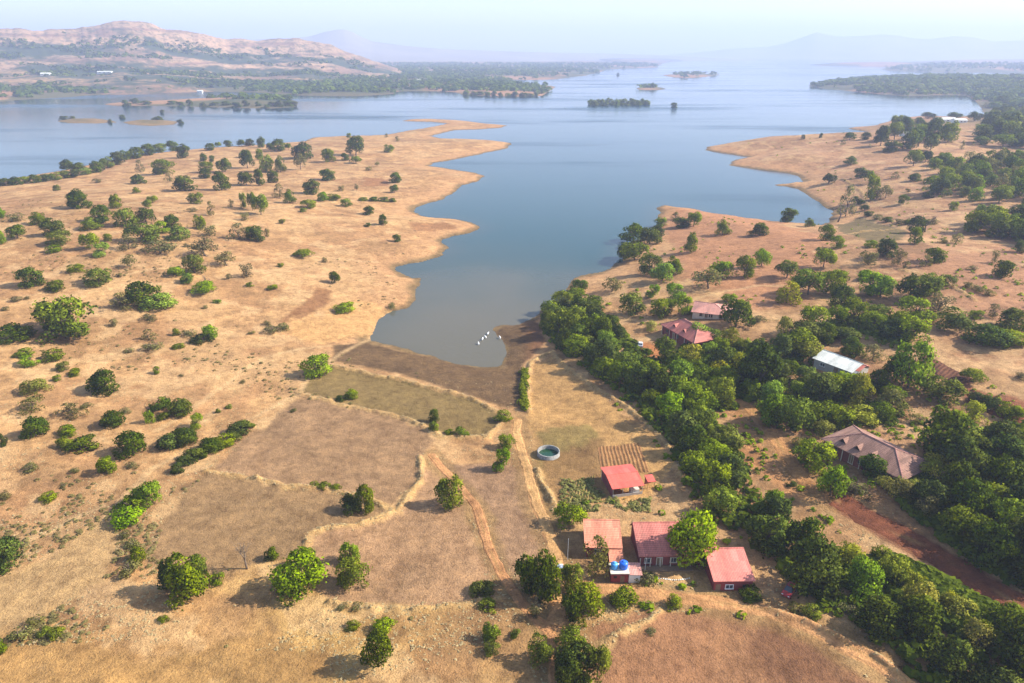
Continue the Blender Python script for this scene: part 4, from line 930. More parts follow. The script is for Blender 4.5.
def eave_house(fl, fr, up):
    """corner points of the front eave -> centre of the eave, direction, length"""
    a = pt(*fl, up); b = pt(*fr, up)
    return a, b, math.atan2(b[1]-a[1], b[0]-a[0]), math.hypot(b[0]-a[0], b[1]-a[1])
def place(fl, fr, up, depth):
    a, b, rz, L = eave_house(fl, fr, up)
    cx, cy_ = (a[0]+b[0])/2, (a[1]+b[1])/2
    return cx - math.sin(rz)*depth/2, cy_ + math.cos(rz)*depth/2, rz, L

# salmon roofed house
D = 8.6; x, y, rz, L = place((585,547.5), (622.5,547.5), 2.5, D)
h = root_house('house', 'salmon tiled house with its ridge parallel to the track, behind the olive tree', 'house', x, y, rz)
HOUSE_KEEP.append((x, y, 7))
gable(h, L-.7, D-.7, 2.6, 1.7, .72, .4, M_SALMON, M_REDWALL)
opening(h, 'window', -1.2, 1.4, 1.0, 1.0, -D/2+.35, M_GLASS, M_CREAM)
mb = MB(); mb.prism([(L*.12,-D/2-3.0,1.75),(L*.5,-D/2-3.0,1.75),(L*.5,-D/2+.05,2.28),(L*.12,-D/2+.05,2.28)], .1); mb.build('porch_roof', M_SALMON, h)
mb = MB(); mb.box(L*.31,-D/2-1.4,.3,L*.34,2.6,2.5); mb.build('porch_wall', M_REDWALL, h)
opening(h, 'door', L*.31, .75, .9, 1.5, -D/2-2.7, M_WOOD)
# long red house
D = 9.4; x, y, rz, L = place((639,557), (719,556), 2.5, D)
h = root_house('house', 'long red roofed house half hidden by the big bright green tree', 'house', x, y, rz)
HOUSE_KEEP.append((x, y, 9))
gable(h, L-.7, D-.7, 2.7, 2.0, .78, .4, M_RED, M_MAROON)
for k in range(6):
    mb = MB(); mb.tube([(-L/2+.3+k*1.9,-D/2-.1,-1),(-L/2+.3+k*1.9,-D/2-.1,2.25)], [.07,.07], 6); mb.build('porch_post', M_CREAM, h)
mb = MB(); mb.box(-L/2+5,-D/2-.5,.02,10,1.4,.5); mb.build('porch_floor', M_WOOD, h)
opening(h, 'door', -L/2+4.0, 1.0, 1.0, 2.0, -D/2+.35, M_WOOD, M_CREAM)
opening(h, 'window', -L/2+1.8, 1.4, 1.1, 1.0, -D/2+.35, M_GLASS, M_CREAM)
opening(h, 'window', -L/2+6.6, 1.4, 1.1, 1.0, -D/2+.35, M_GLASS, M_CREAM)
# red house beside the track
D = 8.2; x, y, rz, L = place((713.8,583.2), (755,583.2), 1.9, D)
h = root_house('house', 'red roofed house beside the track with white silled window, rightmost of the row', 'house', x, y, rz)
HOUSE_KEEP.append((x, y, 7))
gable(h, L-.5, D-.5, 2.5, 1.5, .86, .3, M_ROSE, M_REDWALL)
opening(h, 'window', -.7, 1.05, 1.3, .8, -D/2+.25, M_GLASS, M_WHITEP)
opening(h, 'window', 2.2, 1.15, 1.1, .7, -D/2+.25, M_DARK, M_MAROON)
opening(h, 'door', -2.7, .75, .9, 1.7, -D/2+.25, M_WOOD)
# pump house with the blue tanks
a, b, rz, L1 = eave_house((611,573.5), (629.4,573.5), 2.2)
D = 2.6; x, y = (a[0]+b[0])/2 - math.sin(rz)*D/2, (a[1]+b[1])/2 + math.cos(rz)*D/2
h = root_house('bathhouse', 'small flat roofed dark red bathhouse with a white lean-to, carrying blue tanks', 'bathhouse', x, y, rz)
HOUSE_KEEP.append((x, y, 4))
mb = MB(); mb.box(0,0,.6,L1-.2,D-.2,3.0); mb.build('wall', M_REDWALL, h)
mb = MB(); mb.box(0,0,2.18,L1+.1,D+.2,.16); mb.build('roof', M_CREAM, h)
opening(h, 'door', .5, .8, .75, 1.6, -D/2+.1, M_WOOD)
opening(h, 'window', -.8, 1.3, .6, .5, -D/2+.1, M_DARK)
mb = MB(); mb.box(L1/2+1.03,-.05,.5,2.05,D-.2,3.0); mb.build('side_wall', M_WHITEWALL, h)
mb = MB(); mb.prism([(L1/2+.06,-D/2-.2,2.12),(L1/2+2.4,-D/2-.2,1.98),(L1/2+2.4,D/2+.2,2.2),(L1/2+.06,D/2+.2,2.34)], .09); mb.build('side_roof', M_PALE, h)
zb = gz_at(x, y)
for k, (dx, dy, mt, lab, rr, hh) in enumerate([(-L1*.27, .1, M_LBLUE, 'pale blue plastic water tank, left of the two on the bathhouse roof', .62, 1.25), (L1*.24, .15, M_BLUE, 'deep blue plastic water tank, right of the two on the bathhouse roof', .78, 1.45)]):
    t = tag(empty('water_tank', (x+dx*math.cos(rz)-dy*math.sin(rz), y+dx*math.sin(rz)+dy*math.cos(rz), zb+2.26), rz), lab, 'water tank', 'blue tanks on the bathhouse roof')
    prof = [(0.001,0),(rr*.95,0),(rr,.06)]
    for q in range(5): prof += [(rr, .1+q*(hh-.4)/5), (rr*1.035, .1+(q+.5)*(hh-.4)/5)]
    prof += [(rr, hh-.28),(rr*.8,hh-.12),(rr*.35,hh-.04),(.001,hh-.03)]
    mb = MB(); mb.lathe(prof, 22); mb.build('tank_body', mt, t, True)
    mb = MB(); mb.lathe([(.001,hh-.04),(.24,hh-.04),(.25,hh+.05),(.2,hh+.09),(.001,hh+.1)], 16); mb.build('lid', mt, t, True)
    mb = MB(); mb.tube([(rr*.9,0,.25),(rr+.25,0,.25),(rr+.25,0,.05)], [.04]*3, 6); mb.build('outlet_pipe', M_PIPE, t)
# open sided shed with the bright red sheets
D = 8.4; x, y, rz, L = place((612.5,488.3), (645,484), 2.7, D)
h = root_house('shed', 'bright red sheet roofed open shed below the furrowed plot', 'shed', x, y, rz)
HOUSE_KEEP.append((x, y, 6))
mb = MB(); a = L/2; zf, zt, zb_ = 2.7, 3.45, 2.9
mb.prism([(-a,-D/2,zf),(a,-D/2,zf),(a,.2,zt),(-a,.2,zt)], .06); mb.prism([(-a,.204,zt),(a,.204,zt),(a,D/2,zb_),(-a,D/2,zb_)], .06)
r = mb.build('roof', M_RED_SHEET, h); mb = MB(); mb.tube([(-a,.2,zt),(a,.2,zt)], [.1,.1], 6); mb.build('ridge_cap', M_RED_SHEET, r)
for k in range(4):
    for s_ in (-1, 1):
        mb = MB(); px_ = -a+.35+k*(L-.7)/3; mb.tube([(px_, s_*(D/2-.35), -1), (px_, s_*(D/2-.35), 2.75)], [.08,.07], 6); mb.build('post', M_CONC, h)
mb = MB(); mb.box(0,-D/2+.35,.05,L-.6,.2,1.7); mb.build('front_wall', M_CONC, h)
mb = MB(); mb.box(0,D/2-.45,.8,L-.7,.18,3.6); mb.build('back_wall', M_MAROON, h)
mb = MB(); mb.box(-a+.45,0,.8,.18,D-1.2,3.4); mb.build('side_wall', M_MAROON, h)
mb = MB(); mb.box(L*.25,-D/2+1.2,.6,2.0,1.2,1.6); mb.build('fodder_crib', M_CREAM, h)
c0 = pt(650,478,1.9); h2 = root_house('shelter', 'tiny red roofed lean-to shelter at the right side of the bright shed', 'shelter', c0[0], c0[1], rz)
mb = MB(); mb.prism([(-.95,-1.3,1.8),(.95,-1.3,1.75),(.95,1.0,2.1),(-.95,1.0,2.15)], .06); mb.build('roof', M_RED_SHEET, h2)
for k, (dx, dy) in enumerate(((-.8,-1.1),(.8,-1.1),(-.8,.85),(.8,.85))):
    mb = MB(); mb.tube([(dx,dy,-.4),(dx,dy,1.82+.13*(dy > 0))], [.05,.05], 6); mb.build('post', M_WOOD, h2)
mb = MB(); mb.box(0,.75,.8,1.5,.1,1.9); mb.build('back_wall', M_MAROON, h2)

def dormer(roof, x, y, z, wv, hv, m_r, face=-1):
    mb = MB(); L_ = 1.9
    mb.prism([(x-wv*.6, y, z), (x, y, z+hv), (x, y-face*L_*1.1, z+hv), (x-wv*.6, y-face*L_, z)] if face < 0 else [], .08)
    mb.prism([(x, y, z+hv), (x+wv*.6, y, z), (x+wv*.6, y-face*L_, z), (x, y-face*L_*1.1, z+hv)], .08)
    d = mb.build('dormer', m_r, roof)
    mb = MB(); a_ = [mb.bm.verts.new(p) for p in [(x-wv*.5, y+.15, z-.35), (x+wv*.5, y+.15, z-.35), (x, y+.15, z+hv-.1)]]; mb.bm.faces.new(a_)
    b_ = [mb.bm.verts.new((v.co.x, v.co.y+.5, v.co.z)) for v in a_]; mb.bm.faces.new(b_[::-1])
    for i_ in range(3): mb.bm.faces.new((a_[i_], b_[i_], b_[(i_+1) % 3], a_[(i_+1) % 3]))
    mb.build('dormer_opening', M_DARK, roof)
# tiled house with three dormers: hip roof, ridge running away to the upper left
def hip_house(ridge_mid, up, ang, L, W, wh, rise, roof_m, wall_m, label, nd):
    x, y, z = pt(*ridge_mid, up)
    h = root_house('house', label, 'house', x, y, ang); HOUSE_KEEP.append((x, y, W*.75))
    r = hip(h, L, W, wh, rise, .6, roof_m, wall_m)
    sl = rise/(W/2+.6)
    for k in range(nd):
        dx = -L/2 + L*(.2+.19*k) if nd == 3 else -L/2+L*(.30+.3*k)
        dy = -W/2+.9; dormer(r, dx, dy, wh+.35+sl*1.2, 1.5, .95, roof_m)
    for k in range(5):
        mb = MB(); mb.tube([(-L/2+.6+k*(L-1.2)/4,-W/2-.35,-1.2),(-L/2+.6+k*(L-1.2)/4,-W/2-.35,wh-.1)], [.1,.1], 6); mb.build('porch_post', M_CREAM, h)
    for k in range(3): opening(h, 'window', -L/2+3+k*(L-6)/2, wh*.55, 1.1, 1.1, -W/2, M_GLASS, M_WOOD)
    opening(h, 'door', -L/2+L*.38, .95, 1.0, 2.0, -W/2, M_WOOD, M_CREAM)
    return h
hip_house((879,442), 5.0, R(-59), 19.0, 11.2, 2.6, 2.7, M_OLDTILE, M_MAROON, 'large weathered tiled house with three dormers and pale ridge tiles', 3)
hip_house((691,322), 6.0, R(-66), 17.5, 9.8, 2.8, 3.0, M_RED, M_MAROON, 'red tiled house with two dormers above the wooded belt', 2)
hip_house((713,303.5), 3.6, R(-20), 12.5, 11.0, 1.7, 1.9, M_PALE, M_CREAM, 'house with a pale pink hipped roof beside a dark round tree', 0)
# white roofed building
x, y, z = pt(841,358,3.6); h = root_house('farm_building', 'long building with bright white sheet roof among dense trees', 'farm building', x, y, R(-55)); HOUSE_KEEP.append((x, y, 7))
gable(h, 11.5, 7.6, 2.5, 1.3, .62, .5, M_WHITE, M_CONC)
opening(h, 'window', -3, 1.3, 1.4, .9, -3.8, M_GLASS, M_WHITEP); opening(h, 'door', 1.2, .9, 1.3, 1.9, -3.8, M_WOOD)
x, y, z = pt(858,363.5,3.0); h = root_house('farm_building', 'low annexe with red tiles and a front coloured shade-grey beside the white roof', 'farm building', x, y, R(-55)); HOUSE_KEEP.append((x, y, 4))
gable(h, 4.0, 5.5, 2.2, .9, .55, .4, M_RED, M_CONC)
mb = MB(); mb.prism([(-2.4,-5.2,1.6),(2.2,-5.2,1.6),(2.2,-3.0,2.1),(-2.4,-3.0,2.1)], .07); mb.build('porch_roof', M_SHADEGREY, h)  # front slope of the annexe; its shade is painted in as grey
for s_ in (-1, 1):
    mb = MB(); mb.tube([(s_*2.0,-5.0,-1),(s_*2.0,-5.0,1.6)], [.07,.07], 6); mb.build('porch_post', M_WOOD, h)

# ------------------------------------------------------------------ round stone well
x, y, z = pt(548.5,451.5,1.0); w_ = tag(empty('well', (x, y, gz_at(x, y))), 'wide round stone well with pale rim and green water', 'well')
rw = 2.5
m, nt, bs = new_mat('well_stone'); tc = N(nt, 'ShaderNodeTexCoord').outputs['Object']
vo = N(nt, 'ShaderNodeTexVoronoi'); vo.inputs['Scale'].default_value = 2.6; nt.links.new(tc, vo.inputs['Vector'])
cc = mixc(nt, 'MULTIPLY', 1.0, (.31,.29,.26), ramp(nt, noise_node(nt, tc, 2.0, 5), [(.3,.6),(.6,1.1)])); cc = mixc(nt, 'MULTIPLY', .5, cc, ramp(nt, vo.outputs['Distance'], [(.0,1.1),(.5,.8),(.7,.5)]))
nt.links.new(cc, bs.inputs['Base Color']); bs.inputs['Roughness'].default_value = .9
mb = MB(); mb.lathe([(rw+.32,-1.0),(rw+.30,1.15),(rw+.05,1.22),(rw,1.12),(rw-.02,-1.2)], 40); mb.build('stone_ring', m, w_, True)
mb = MB(); mb.lathe([(rw,.2),(.001,.2)], 40); mw = solid('well_water', (.012,.05,.022), .08, .2, .6, .5); mb.build('well_water', mw, w_)

# ------------------------------------------------------------------ small built things
rr_ = random.Random(9)
stone_m = solid('whitewashed_stone', (.70,.66,.56), .9, .25, 3); rock_m = solid('grey_rock', (.34,.31,.27), .95, .35, 1.5)
def stone_mesh(name, seed, mat, sq=.7):
    bm = bmesh.new(); bmesh.ops.create_icosphere(bm, subdivisions=2, radius=1); r_ = random.Random(seed); ph = [r_.uniform(0, 6) for _ in range(6)]
    for v in bm.verts:
        c_ = v.co; k = 1+.18*math.sin(c_.x*3+ph[0])+.16*math.sin(c_.y*3.4+ph[1])+.12*math.sin(c_.z*4+ph[2]); v.co = Vector((c_.x*k, c_.y*k*.85, c_.z*k*sq))
    me = bpy.data.meshes.new(name); bm.to_mesh(me); bm.free(); me.materials.append(mat); return me
sm = [stone_mesh('edging_stone', s_, stone_m) for s_ in range(3)]
edge_px = [(646+2.1*k, 575.0+1.1*math.sin(k*.25)+k*.36) for k in range(8)] + [(663.5+2.15*k, 578.6+1.4*math.sin(k*.28)) for k in range(13)]
for k, (a_, b_) in enumerate(edge_px):
    x, y, z = pt(a_, b_, .1); o = link('edging_stone', sm[k % 3]); o.location = (x, y, z+.08); o.rotation_euler = (0, 0, rr_.uniform(0, 6)); s_ = rr_.uniform(.12, .19); o.scale = (s_,)*3
    tag(o, 'whitewashed stone in the curved yard border under the big bright tree', 'stone', 'whitewashed border stones')
rm = [stone_mesh('rock', s_+20, rock_m, .6) for s_ in range(3)]
for k, (a_, b_, s_, lb) in enumerate([(868,628,.6,'grey rock at the belt edge, upper of the lower right rocks'),(873,631.5,.75,'pale grey rock in the middle of the lower right rocks'),(879,634.5,.85,'largest pale rock of the lower right rocks'),(884,638,.5,'small rock at the lower end of the lower right rocks')]):
    x, y, z = pt(a_, b_, .2); o = link('rock', rm[k % 3]); o.location = (x, y, z+.1); o.rotation_euler = (0, 0, k*1.3); o.scale = (s_,)*3; tag(o, lb, 'rock', 'rocks at the belt edge')
def post(px_, py_, hh, name, label, rad=.06, mat=None, arm=False):
    x, y, z = pt(px_, py_, 0); mb = MB(); mb.tube([(x,y,z-.4),(x,y,z+hh*.5),(x+.03,y,z+hh)], [rad*1.2, rad, rad*.8], 7)
    if arm: mb.box(x, y, z+hh-.35, 1.1, .08, .08)
    return tag(mb.build(name, mat or M_PIPE), label, name.split('_')[-1])
post(644.6,575.5,4.0,'yard_pole','thin pale pole standing before the long red house',.05)
post(771,605,1.5,'fence_post','short wooden post beside the bend of the track',.08,M_WOOD)
post(567.5,560,5.0,'yard_pole','tall thin pole in the shade left of the salmon roof',.05)
x, y, z = pt(560,571,0); t = tag(empty('pedestal', (x, y, z)), 'square pedestal with white top beside the alley between two dark trees', 'pedestal')
mb = MB(); mb.box(0,0,.45,.85,.85,1.1); mb.build('base', M_CONC, t); mb = MB(); mb.box(0,0,1.06,1.15,1.15,.14); mb.build('top', M_WHITEP, t)

# ------------------------------------------------------------------ cars
M_RUB = solid('tyre_rubber', (.02,.02,.02), .9, .2, 4); M_RIM = solid('wheel_rim', (.35,.35,.36), .4, .1, 4, .5, .6); M_LAMP = solid('lamp_glass', (.7,.7,.66), .2, .05, 4, .5); M_TAIL = solid('tail_lamp', (.4,.02,.02), .3, .05, 4, .5)
def car(px_, py_, rz, paint, label):
    x, y, z = pt(px_, py_, .7); c = tag(empty('parked_car', (x, y, z+.02), rz), label, 'car')
    prof = [(-1.75,.28),(-1.82,.6),(-1.72,.92),(-1.35,.98),(1.0,.94),(1.62,.82),(1.8,.62),(1.78,.3)]   # forward along +x
    mb = MB(); f = [mb.bm.verts.new((p[0],-.78,p[1])) for p in prof]; g = [mb.bm.verts.new((p[0],.78,p[1])) for p in prof]
    mb.bm.faces.new(f[::-1]); mb.bm.faces.new(g)
    for i_ in range(len(prof)): j = (i_+1) % len(prof); mb.bm.faces.new((f[i_], f[j], g[j], g[i_]))
    b_ = mb.build('body', paint, c, False, .05)
    cab = [(-1.55,.95),(-1.3,1.42),(-.9,1.5),(.1,1.48),(.9,.95)]
    mb = MB(); f = [mb.bm.verts.new((p[0],-.7+.12*(p[1] > 1),p[1])) for p in cab]; g = [mb.bm.verts.new((p[0],.7-.12*(p[1] > 1),p[1])) for p in cab]
    mb.bm.faces.new(f[::-1]); mb.bm.faces.new(g)
    for i_ in range(len(cab)): j = (i_+1) % len(cab); mb.bm.faces.new((f[i_], f[j], g[j], g[i_]))
    mb.build('windows', M_GLASS, c)
    mb = MB(); mb.box(-.6,0,1.5,1.35,1.16,.05); mb.build('roof', paint, c, False, .015)
    for sx in (-1.12, 1.14):
        for sy in (-.74, .74):
            w1 = tag(empty('wheel', (sx, sy, .3)), None); w1.parent = c; w1.rotation_euler = (R(90), 0, 0)
            mb = MB(); mb.lathe([(.18,-.09),(.29,-.1),(.31,-.05),(.31,.05),(.29,.1),(.18,.09)], 18); mb.build('tyre', M_RUB, w1, True)
            mb = MB(); mb.lathe([(.001,-.07),(.18,-.08),(.18,.08),(.001,.07)], 14); mb.build('rim', M_RIM, w1)
    for sy in (-.55, .55):
        mb = MB(); mb.box(1.77, sy, .66, .08, .3, .16); mb.build('headlight', M_LAMP, c)
        mb = MB(); mb.box(-1.79, sy, .72, .07, .26, .16); mb.build('tail_light', M_TAIL, c)
    return c
car(789.5,590,R(228),solid('red_car_paint',(.30,.02,.02),.35,.08,1,.5),'dark red small car parked in the shade of the wooded belt')
car(640.5,344,R(80),solid('white_car_paint',(.62,.64,.66),.35,.08,1,.5),'small whitish car parked in the orange yard below the two-dormer house')

# ------------------------------------------------------------------ white cattle, one skinned body
def cow_mesh(seed):
    P_ = [(0,0,1.05),(.45,0,1.08),(.78,0,1.12),(1.05,0,1.22),(1.25,0,1.15),(1.42,0,1.0),(-.45,0,1.08),(-.78,0,1.1),(-.92,0,.9),(-.97,0,.55)]
    E_ = [(0,1),(1,2),(2,3),(3,4),(4,5),(0,6),(6,7),(7,8),(8,9)]; Rr = [.36,.35,.29,.17,.14,.09,.36,.27,.05,.035]
    P_.append((.6,0,1.42)); E_.append((1,10)); Rr.append(.10)                    # hump
    for sx, sy, mid in ((.62,.17,.04),(.62,-.17,.04),(-.72,.18,-.08),(-.72,-.18,-.08)):
        i0 = len(P_); P_ += [(sx,sy,.72),(sx+(.03 if sx > 0 else .1),sy,.42),(sx-(0 if sx > 0 else .03),sy,.04)]; Rr += [.13 if sx > 0 else .16,.065,.055]
        E_ += [(2 if sx > 0 else 7, i0),(i0,i0+1),(i0+1,i0+2)]
    for sy in (-1, 1): i0 = len(P_); P_ += [(1.2,sy*.24,1.26),(1.3,sy*.17,1.46)]; Rr += [.05,.025]; E_ += [(4,i0),(4,i0+1)]   # ears, horns
    me = bpy.data.meshes.new('cow'); me.from_pydata(P_, E_, []); ob = bpy.data.objects.new('cow', me); COL.objects.link(ob)
    ob.modifiers.new('skin', 'SKIN'); sk = me.skin_vertices[0].data
    for i_, r_ in enumerate(Rr): sk[i_].radius = (r_, r_)
    sk[0].use_root = True
    ob.modifiers.new('sub', 'SUBSURF').levels = 1
    dg = bpy.context.evaluated_depsgraph_get(); out = bpy.data.meshes.new_from_object(ob.evaluated_get(dg)); bpy.data.objects.remove(ob)
    for p in out.polygons: p.use_smooth = True
    out.materials.clear(); out.materials.append(solid('white_hide', (.80,.78,.74), .8, .08, 2)); out.name = 'cow'
    return out
cm_ = cow_mesh(1)
for k, (a_, b_, rz, lb) in enumerate([(478.5,344.5,R(100),'white cow lowest in the slanting line of four at the lake head'),(482.5,340,R(80),'white cow second from the bottom of the slanting line of four'),(485.5,338,R(115),'white cow second from the top of the slanting line of four'),(488,334.5,R(75),'white cow at the top of the slanting line of four, nearest open water'),(500,338.5,R(110),'white cow standing apart to the right of the line of four')]):
    x, y, z = ground_at(a_, b_); z = max(float(height(x, y)[0]), -.15); o = link('cow', cm_); o.location = (x[0], y[0], z); o.rotation_euler = (0, 0, rz); o.scale = (.66,)*3
    tag(o, lb, 'cow', 'white cattle at the lake head')

# ------------------------------------------------------------------ far woods, brush and dry grass: what nobody could count
def scatter_clumps(name, pts, size, hs, mat, kind='stuff', per=12, seed=1, leaf=.55, up=.25):
    """one mesh of many loose clumps of leaf faces"""
    rng = np.random.default_rng(seed); n = len(pts)
    d = rng.normal(size=(n, per, 3)); d[..., 2] = np.abs(d[..., 2])*.9+.05; d /= np.linalg.norm(d, axis=2)[..., None]
    s = size[:, None]; hh = hs[:, None]
    c = np.stack([pts[:,0,None]+d[...,0]*s*.42, pts[:,1,None]+d[...,1]*s*.42, pts[:,2,None]+hh*(.12+.72*d[...,2])], -1)
    nr = d*.8 + rng.normal(size=d.shape)*.3; nr[..., 2] += up; nr /= np.linalg.norm(nr, axis=2)[..., None]
    a = np.cross(nr, rng.normal(size=d.shape)); a /= np.linalg.norm(a, axis=2)[..., None]; b = np.cross(nr, a)
    e = (s*leaf*rng.uniform(.6, 1.2, (n, per)))[..., None]*.5
    ez = np.stack([np.ones_like(hh), np.ones_like(hh), np.minimum(hh/s*1.3, 1)], -1)
    q = np.stack([c-a*e*ez, c-b*e*ez, c+a*e*ez, c+b*e*ez], 2).reshape(-1, 3)
    t = np.repeat(np.clip(rng.uniform(0, .7, (n, 1))+rng.uniform(-.1, .35, (n, per)), 0, 1).ravel(), 4)
    me = mesh_np(name, q, np.arange(len(q)).reshape(-1, 4), [mat], True, np.repeat(t[:, None], 3, 1))
    me.normals_split_custom_set_from_vertices(np.repeat(nr.reshape(-1, 3), 4, 0).tolist())
    return tag(link(name, me), kind=kind)
def cand(n, px0, px1, r0, r1, seed):
    rng = np.random.default_rng(seed); az = rng.uniform(float(az_of(px0)), float(az_of(px1)), n); r = np.exp(rng.uniform(math.log(r0), math.log(r1), n))
    return r*np.sin(az), r*np.cos(az), r, rng
# far shore and plain beyond the lake
x, y, r, rng = cand(30000, -120, 1150, 1560, 5600, 21)
d = shore_d(x, y); n = fbm(x, y, 260, 91); n2 = fbm(x, y, 80, 95)
keep = (d > 3) & (n*.55+n2*.45 + .10*(r > 1800) - .14*np.exp(-d/70) > .47+.14*rng.random(len(x)))
x, y, r = x[keep], y[keep], r[keep]; z = height(x, y)
sz = np.random.default_rng(2).uniform(8, 17, len(x))*(1+r/9000)
scatter_clumps('distant_woodland', np.stack([x, y, z], 1), sz, sz*.62, LEAF['D'], per=12, seed=5)
# woods banding the plateau slopes
x, y, r, rng = cand(16000, -300, 372, 1980, 3150, 31)
A_ = np.arctan2(x, y); t = (r-1950)/(PD-1950); z = plateau_h(A_, r, x, y)
dens = np.interp(t, [0, .15, .3, .45, .55, .7, .8, .88, 1.0], [.5, .8, .55, .85, .4, .85, .75, .3, .2]); n = fbm(x, y*2.2, 150, 23)
keep = (n < dens*.5+.12*rng.random(len(x))) & (z > 2) & (rng.random(len(x)) < .8); x, y, z = x[keep], y[keep], z[keep]
sz = np.random.default_rng(3).uniform(9, 19, len(x)); scatter_clumps('distant_woodland', np.stack([x, y, z-1], 1), sz, sz*.6, LEAF['D'], per=10, seed=6)
# the wooded cape on the right and the dark cape behind it
x, y, r, rng = cand(26000, 790, 1120, 950, 3600, 41); d = shore_d(x, y); qx, qy = project(x, y, 0*x)
keep = (d > 1) & (qy < 97) & (fbm(x, y, 120, 51)*.6+fbm(x, y, 45, 52)*.4 - .10*np.exp(-d/25) > .46+.14*rng.random(len(x)))
x, y = x[keep], y[keep]; z = height(x, y); sz = np.random.default_rng(4).uniform(8, 15, len(x)); scatter_clumps('distant_woodland', np.stack([x, y, z], 1), sz, sz*.75, LEAF['D'], per=12, seed=7)
# trees standing in the water and on the islets: each its own thing
def lone(px_, py_, wpx, hpx, label, t='D', grp=None):
    X, Y = plane(px_, py_, 0.0); X, Y = float(X), float(Y); zz = max(float(height(np.array([X]), np.array([Y]))[0]), 0)
    m_px = (Y*math.cos(PITCH)-(zz-CAM_H)*math.sin(PITCH))/FPX
    o = empty('evergreen_tree', (X, Y, zz-hpx*m_px*.12), px_); cm, tm = protos('shrub', t)[int(px_) % 4]; link('crown', cm, o); link('trunk', tm, o)
    o.scale = (wpx*m_px*.62, wpx*m_px*.62, hpx*m_px*.78); tag(o, label, 'tree', grp)
for k in range(16):
    u_ = k/15; lone(591+55*u_, 104.6+.9*math.sin(k*2.1), 5.8+1.6*math.sin(k*1.7), 8.2+1.4*math.sin(k*2.9), 'tree in the dense row of drowned trees out in the mid lake', 'G', 'row of trees standing in the lake')
lone(674,107.5,6.5,7.5,'solitary round tree standing in the lake right of the drowned row')
lone(618,75,3,3.5,'tiny far tree standing in the water before the plain','D')
for a_, b_, w1, h1, lb in [(64,119.5,7,6,'tree at the left end of the left sandy islet'),(72,118.5,5,4,'tree just right of the first tree on the left islet'),(110,122.5,4,5,'lone tree at the right tip of the left islet'),(157,120,9,6,'broad tree in the middle of the right sandy islet'),(181,123,6,6,'tree in the water off the right islet tip'),(122,118,6,5,'tree between the two sandy islets'),(162,113,4,5,'small drowned tree beyond the right islet')]: lone(a_, b_, w1, h1, lb)
for k, (a_, b_) in enumerate([(126,106),(137,104),(146,105),(172,105),(180,106.5),(190,106),(205,107),(215,106),(226,106),(236,107.5),(246,107),(258,107),(265,108),(273,107),(281,107),(288,106.5),(294,106)]):
    lone(a_, b_, 8+2*math.sin(k), 7+2*math.cos(k*1.3), 'tree along the low wooded spit beyond the left hillside', 'D', 'trees of the low wooded spit')
for k, (a_, b_) in enumerate([(466,95),(473,95.5),(480,95),(487,96),(494,96),(501,96),(508,96.5),(515,96.5),(523,97),(530,96.5),(536,96),(541,94),(382,92),(375,93),(386,90)]):
    lone(a_, b_, 6.5+1.5*math.sin(k), 6.5+1.5*math.cos(k*1.7), 'tree along the far spit at the middle of the lake', 'G' if k % 3 == 0 else 'D', 'trees of the far mid-lake spit')
# brush on the dry slopes and under the woods
def near_land(n, x0, x1, y0, y1, seed):
    rng = np.random.default_rng(seed); px_ = rng.uniform(x0, x1, n); py_ = rng.uniform(y0, y1, n); return (*ground_at(px_, py_), rng, px_, py_)
def off_fields(x, y):
    k = np.ones(len(x), bool)
    for pts, c, s_, v_ in FIELDS[:10]: k &= poly_sd(x, y, gpoly(pts)) < .5
    for p_, w1 in TRACKS: k &= line_d(x, y, p_)[0] > w1*.7
    for hx_, hy_, hr in HOUSE_KEEP: k &= np.hypot(x-hx_, y-hy_) > hr
    return k & (shore_d(x, y) > 8)
x, y, z, rng, qx, qy = near_land(9500, -10, 420, 165, 690, 51)
keep = off_fields(x, y) & (fbm(x, y, 38, 51)*.6+fbm(x, y, 9, 61)*.4 > .50+.12*rng.random(len(x)))
x, y, z = x[keep], y[keep], z[keep]; sz = np.random.default_rng(8).uniform(.4, 1.4, len(x))
scatter_clumps('undergrowth', np.stack([x, y, z], 1), sz, sz*.38, LEAF['S'], per=22, seed=8, leaf=.36, up=.8)
x, y, z, rng, qx, qy = near_land(5200, 560, 1030, 120, 690, 53)
keep = off_fields(x, y) & (fbm(x, y, 30, 53)*.6+fbm(x, y, 8, 63)*.4 > .50+.14*rng.random(len(x)))
x, y, z = x[keep], y[keep], z[keep]; sz = np.random.default_rng(9).uniform(.6, 2.0, len(x))
scatter_clumps('undergrowth', np.stack([x, y, z], 1), sz, sz*.6, LEAF['G'], per=14, seed=9, leaf=.5)
# green tangle beneath the wooded belt
gx_, gy_, gs = [], [], []
for name, poly, sp, ww, kk in GROVES[:4]+GROVES[9:]:
    g = gpoly(poly); rng = np.random.default_rng(len(gx_)+3); n = int(2800 if name != 'grove' else 350)
    xx = rng.uniform(g[:,0].min(), g[:,0].max(), n*2); yy = rng.uniform(g[:,1].min(), g[:,1].max(), n*2); k = poly_sd(xx, yy, g) > -1.5
    gx_.append(xx[k][:n]); gy_.append(yy[k][:n])
gx_ = np.concatenate(gx_); gy_ = np.concatenate(gy_); k = np.ones(len(gx_), bool)
for hx_, hy_, hr in HOUSE_KEEP: k &= np.hypot(gx_-hx_, gy_-hy_) > hr
for p_, w1 in TRACKS: k &= line_d(gx_, gy_, p_)[0] > w1*.75
gx_, gy_ = gx_[k], gy_[k]; sz = np.random.default_rng(12).uniform(1.2, 3.4, len(gx_))
scatter_clumps('undergrowth', np.stack([gx_, gy_, quick_h(gx_, gy_)], 1), sz, sz*.6, LEAF['D'], per=18, seed=10, leaf=.45)
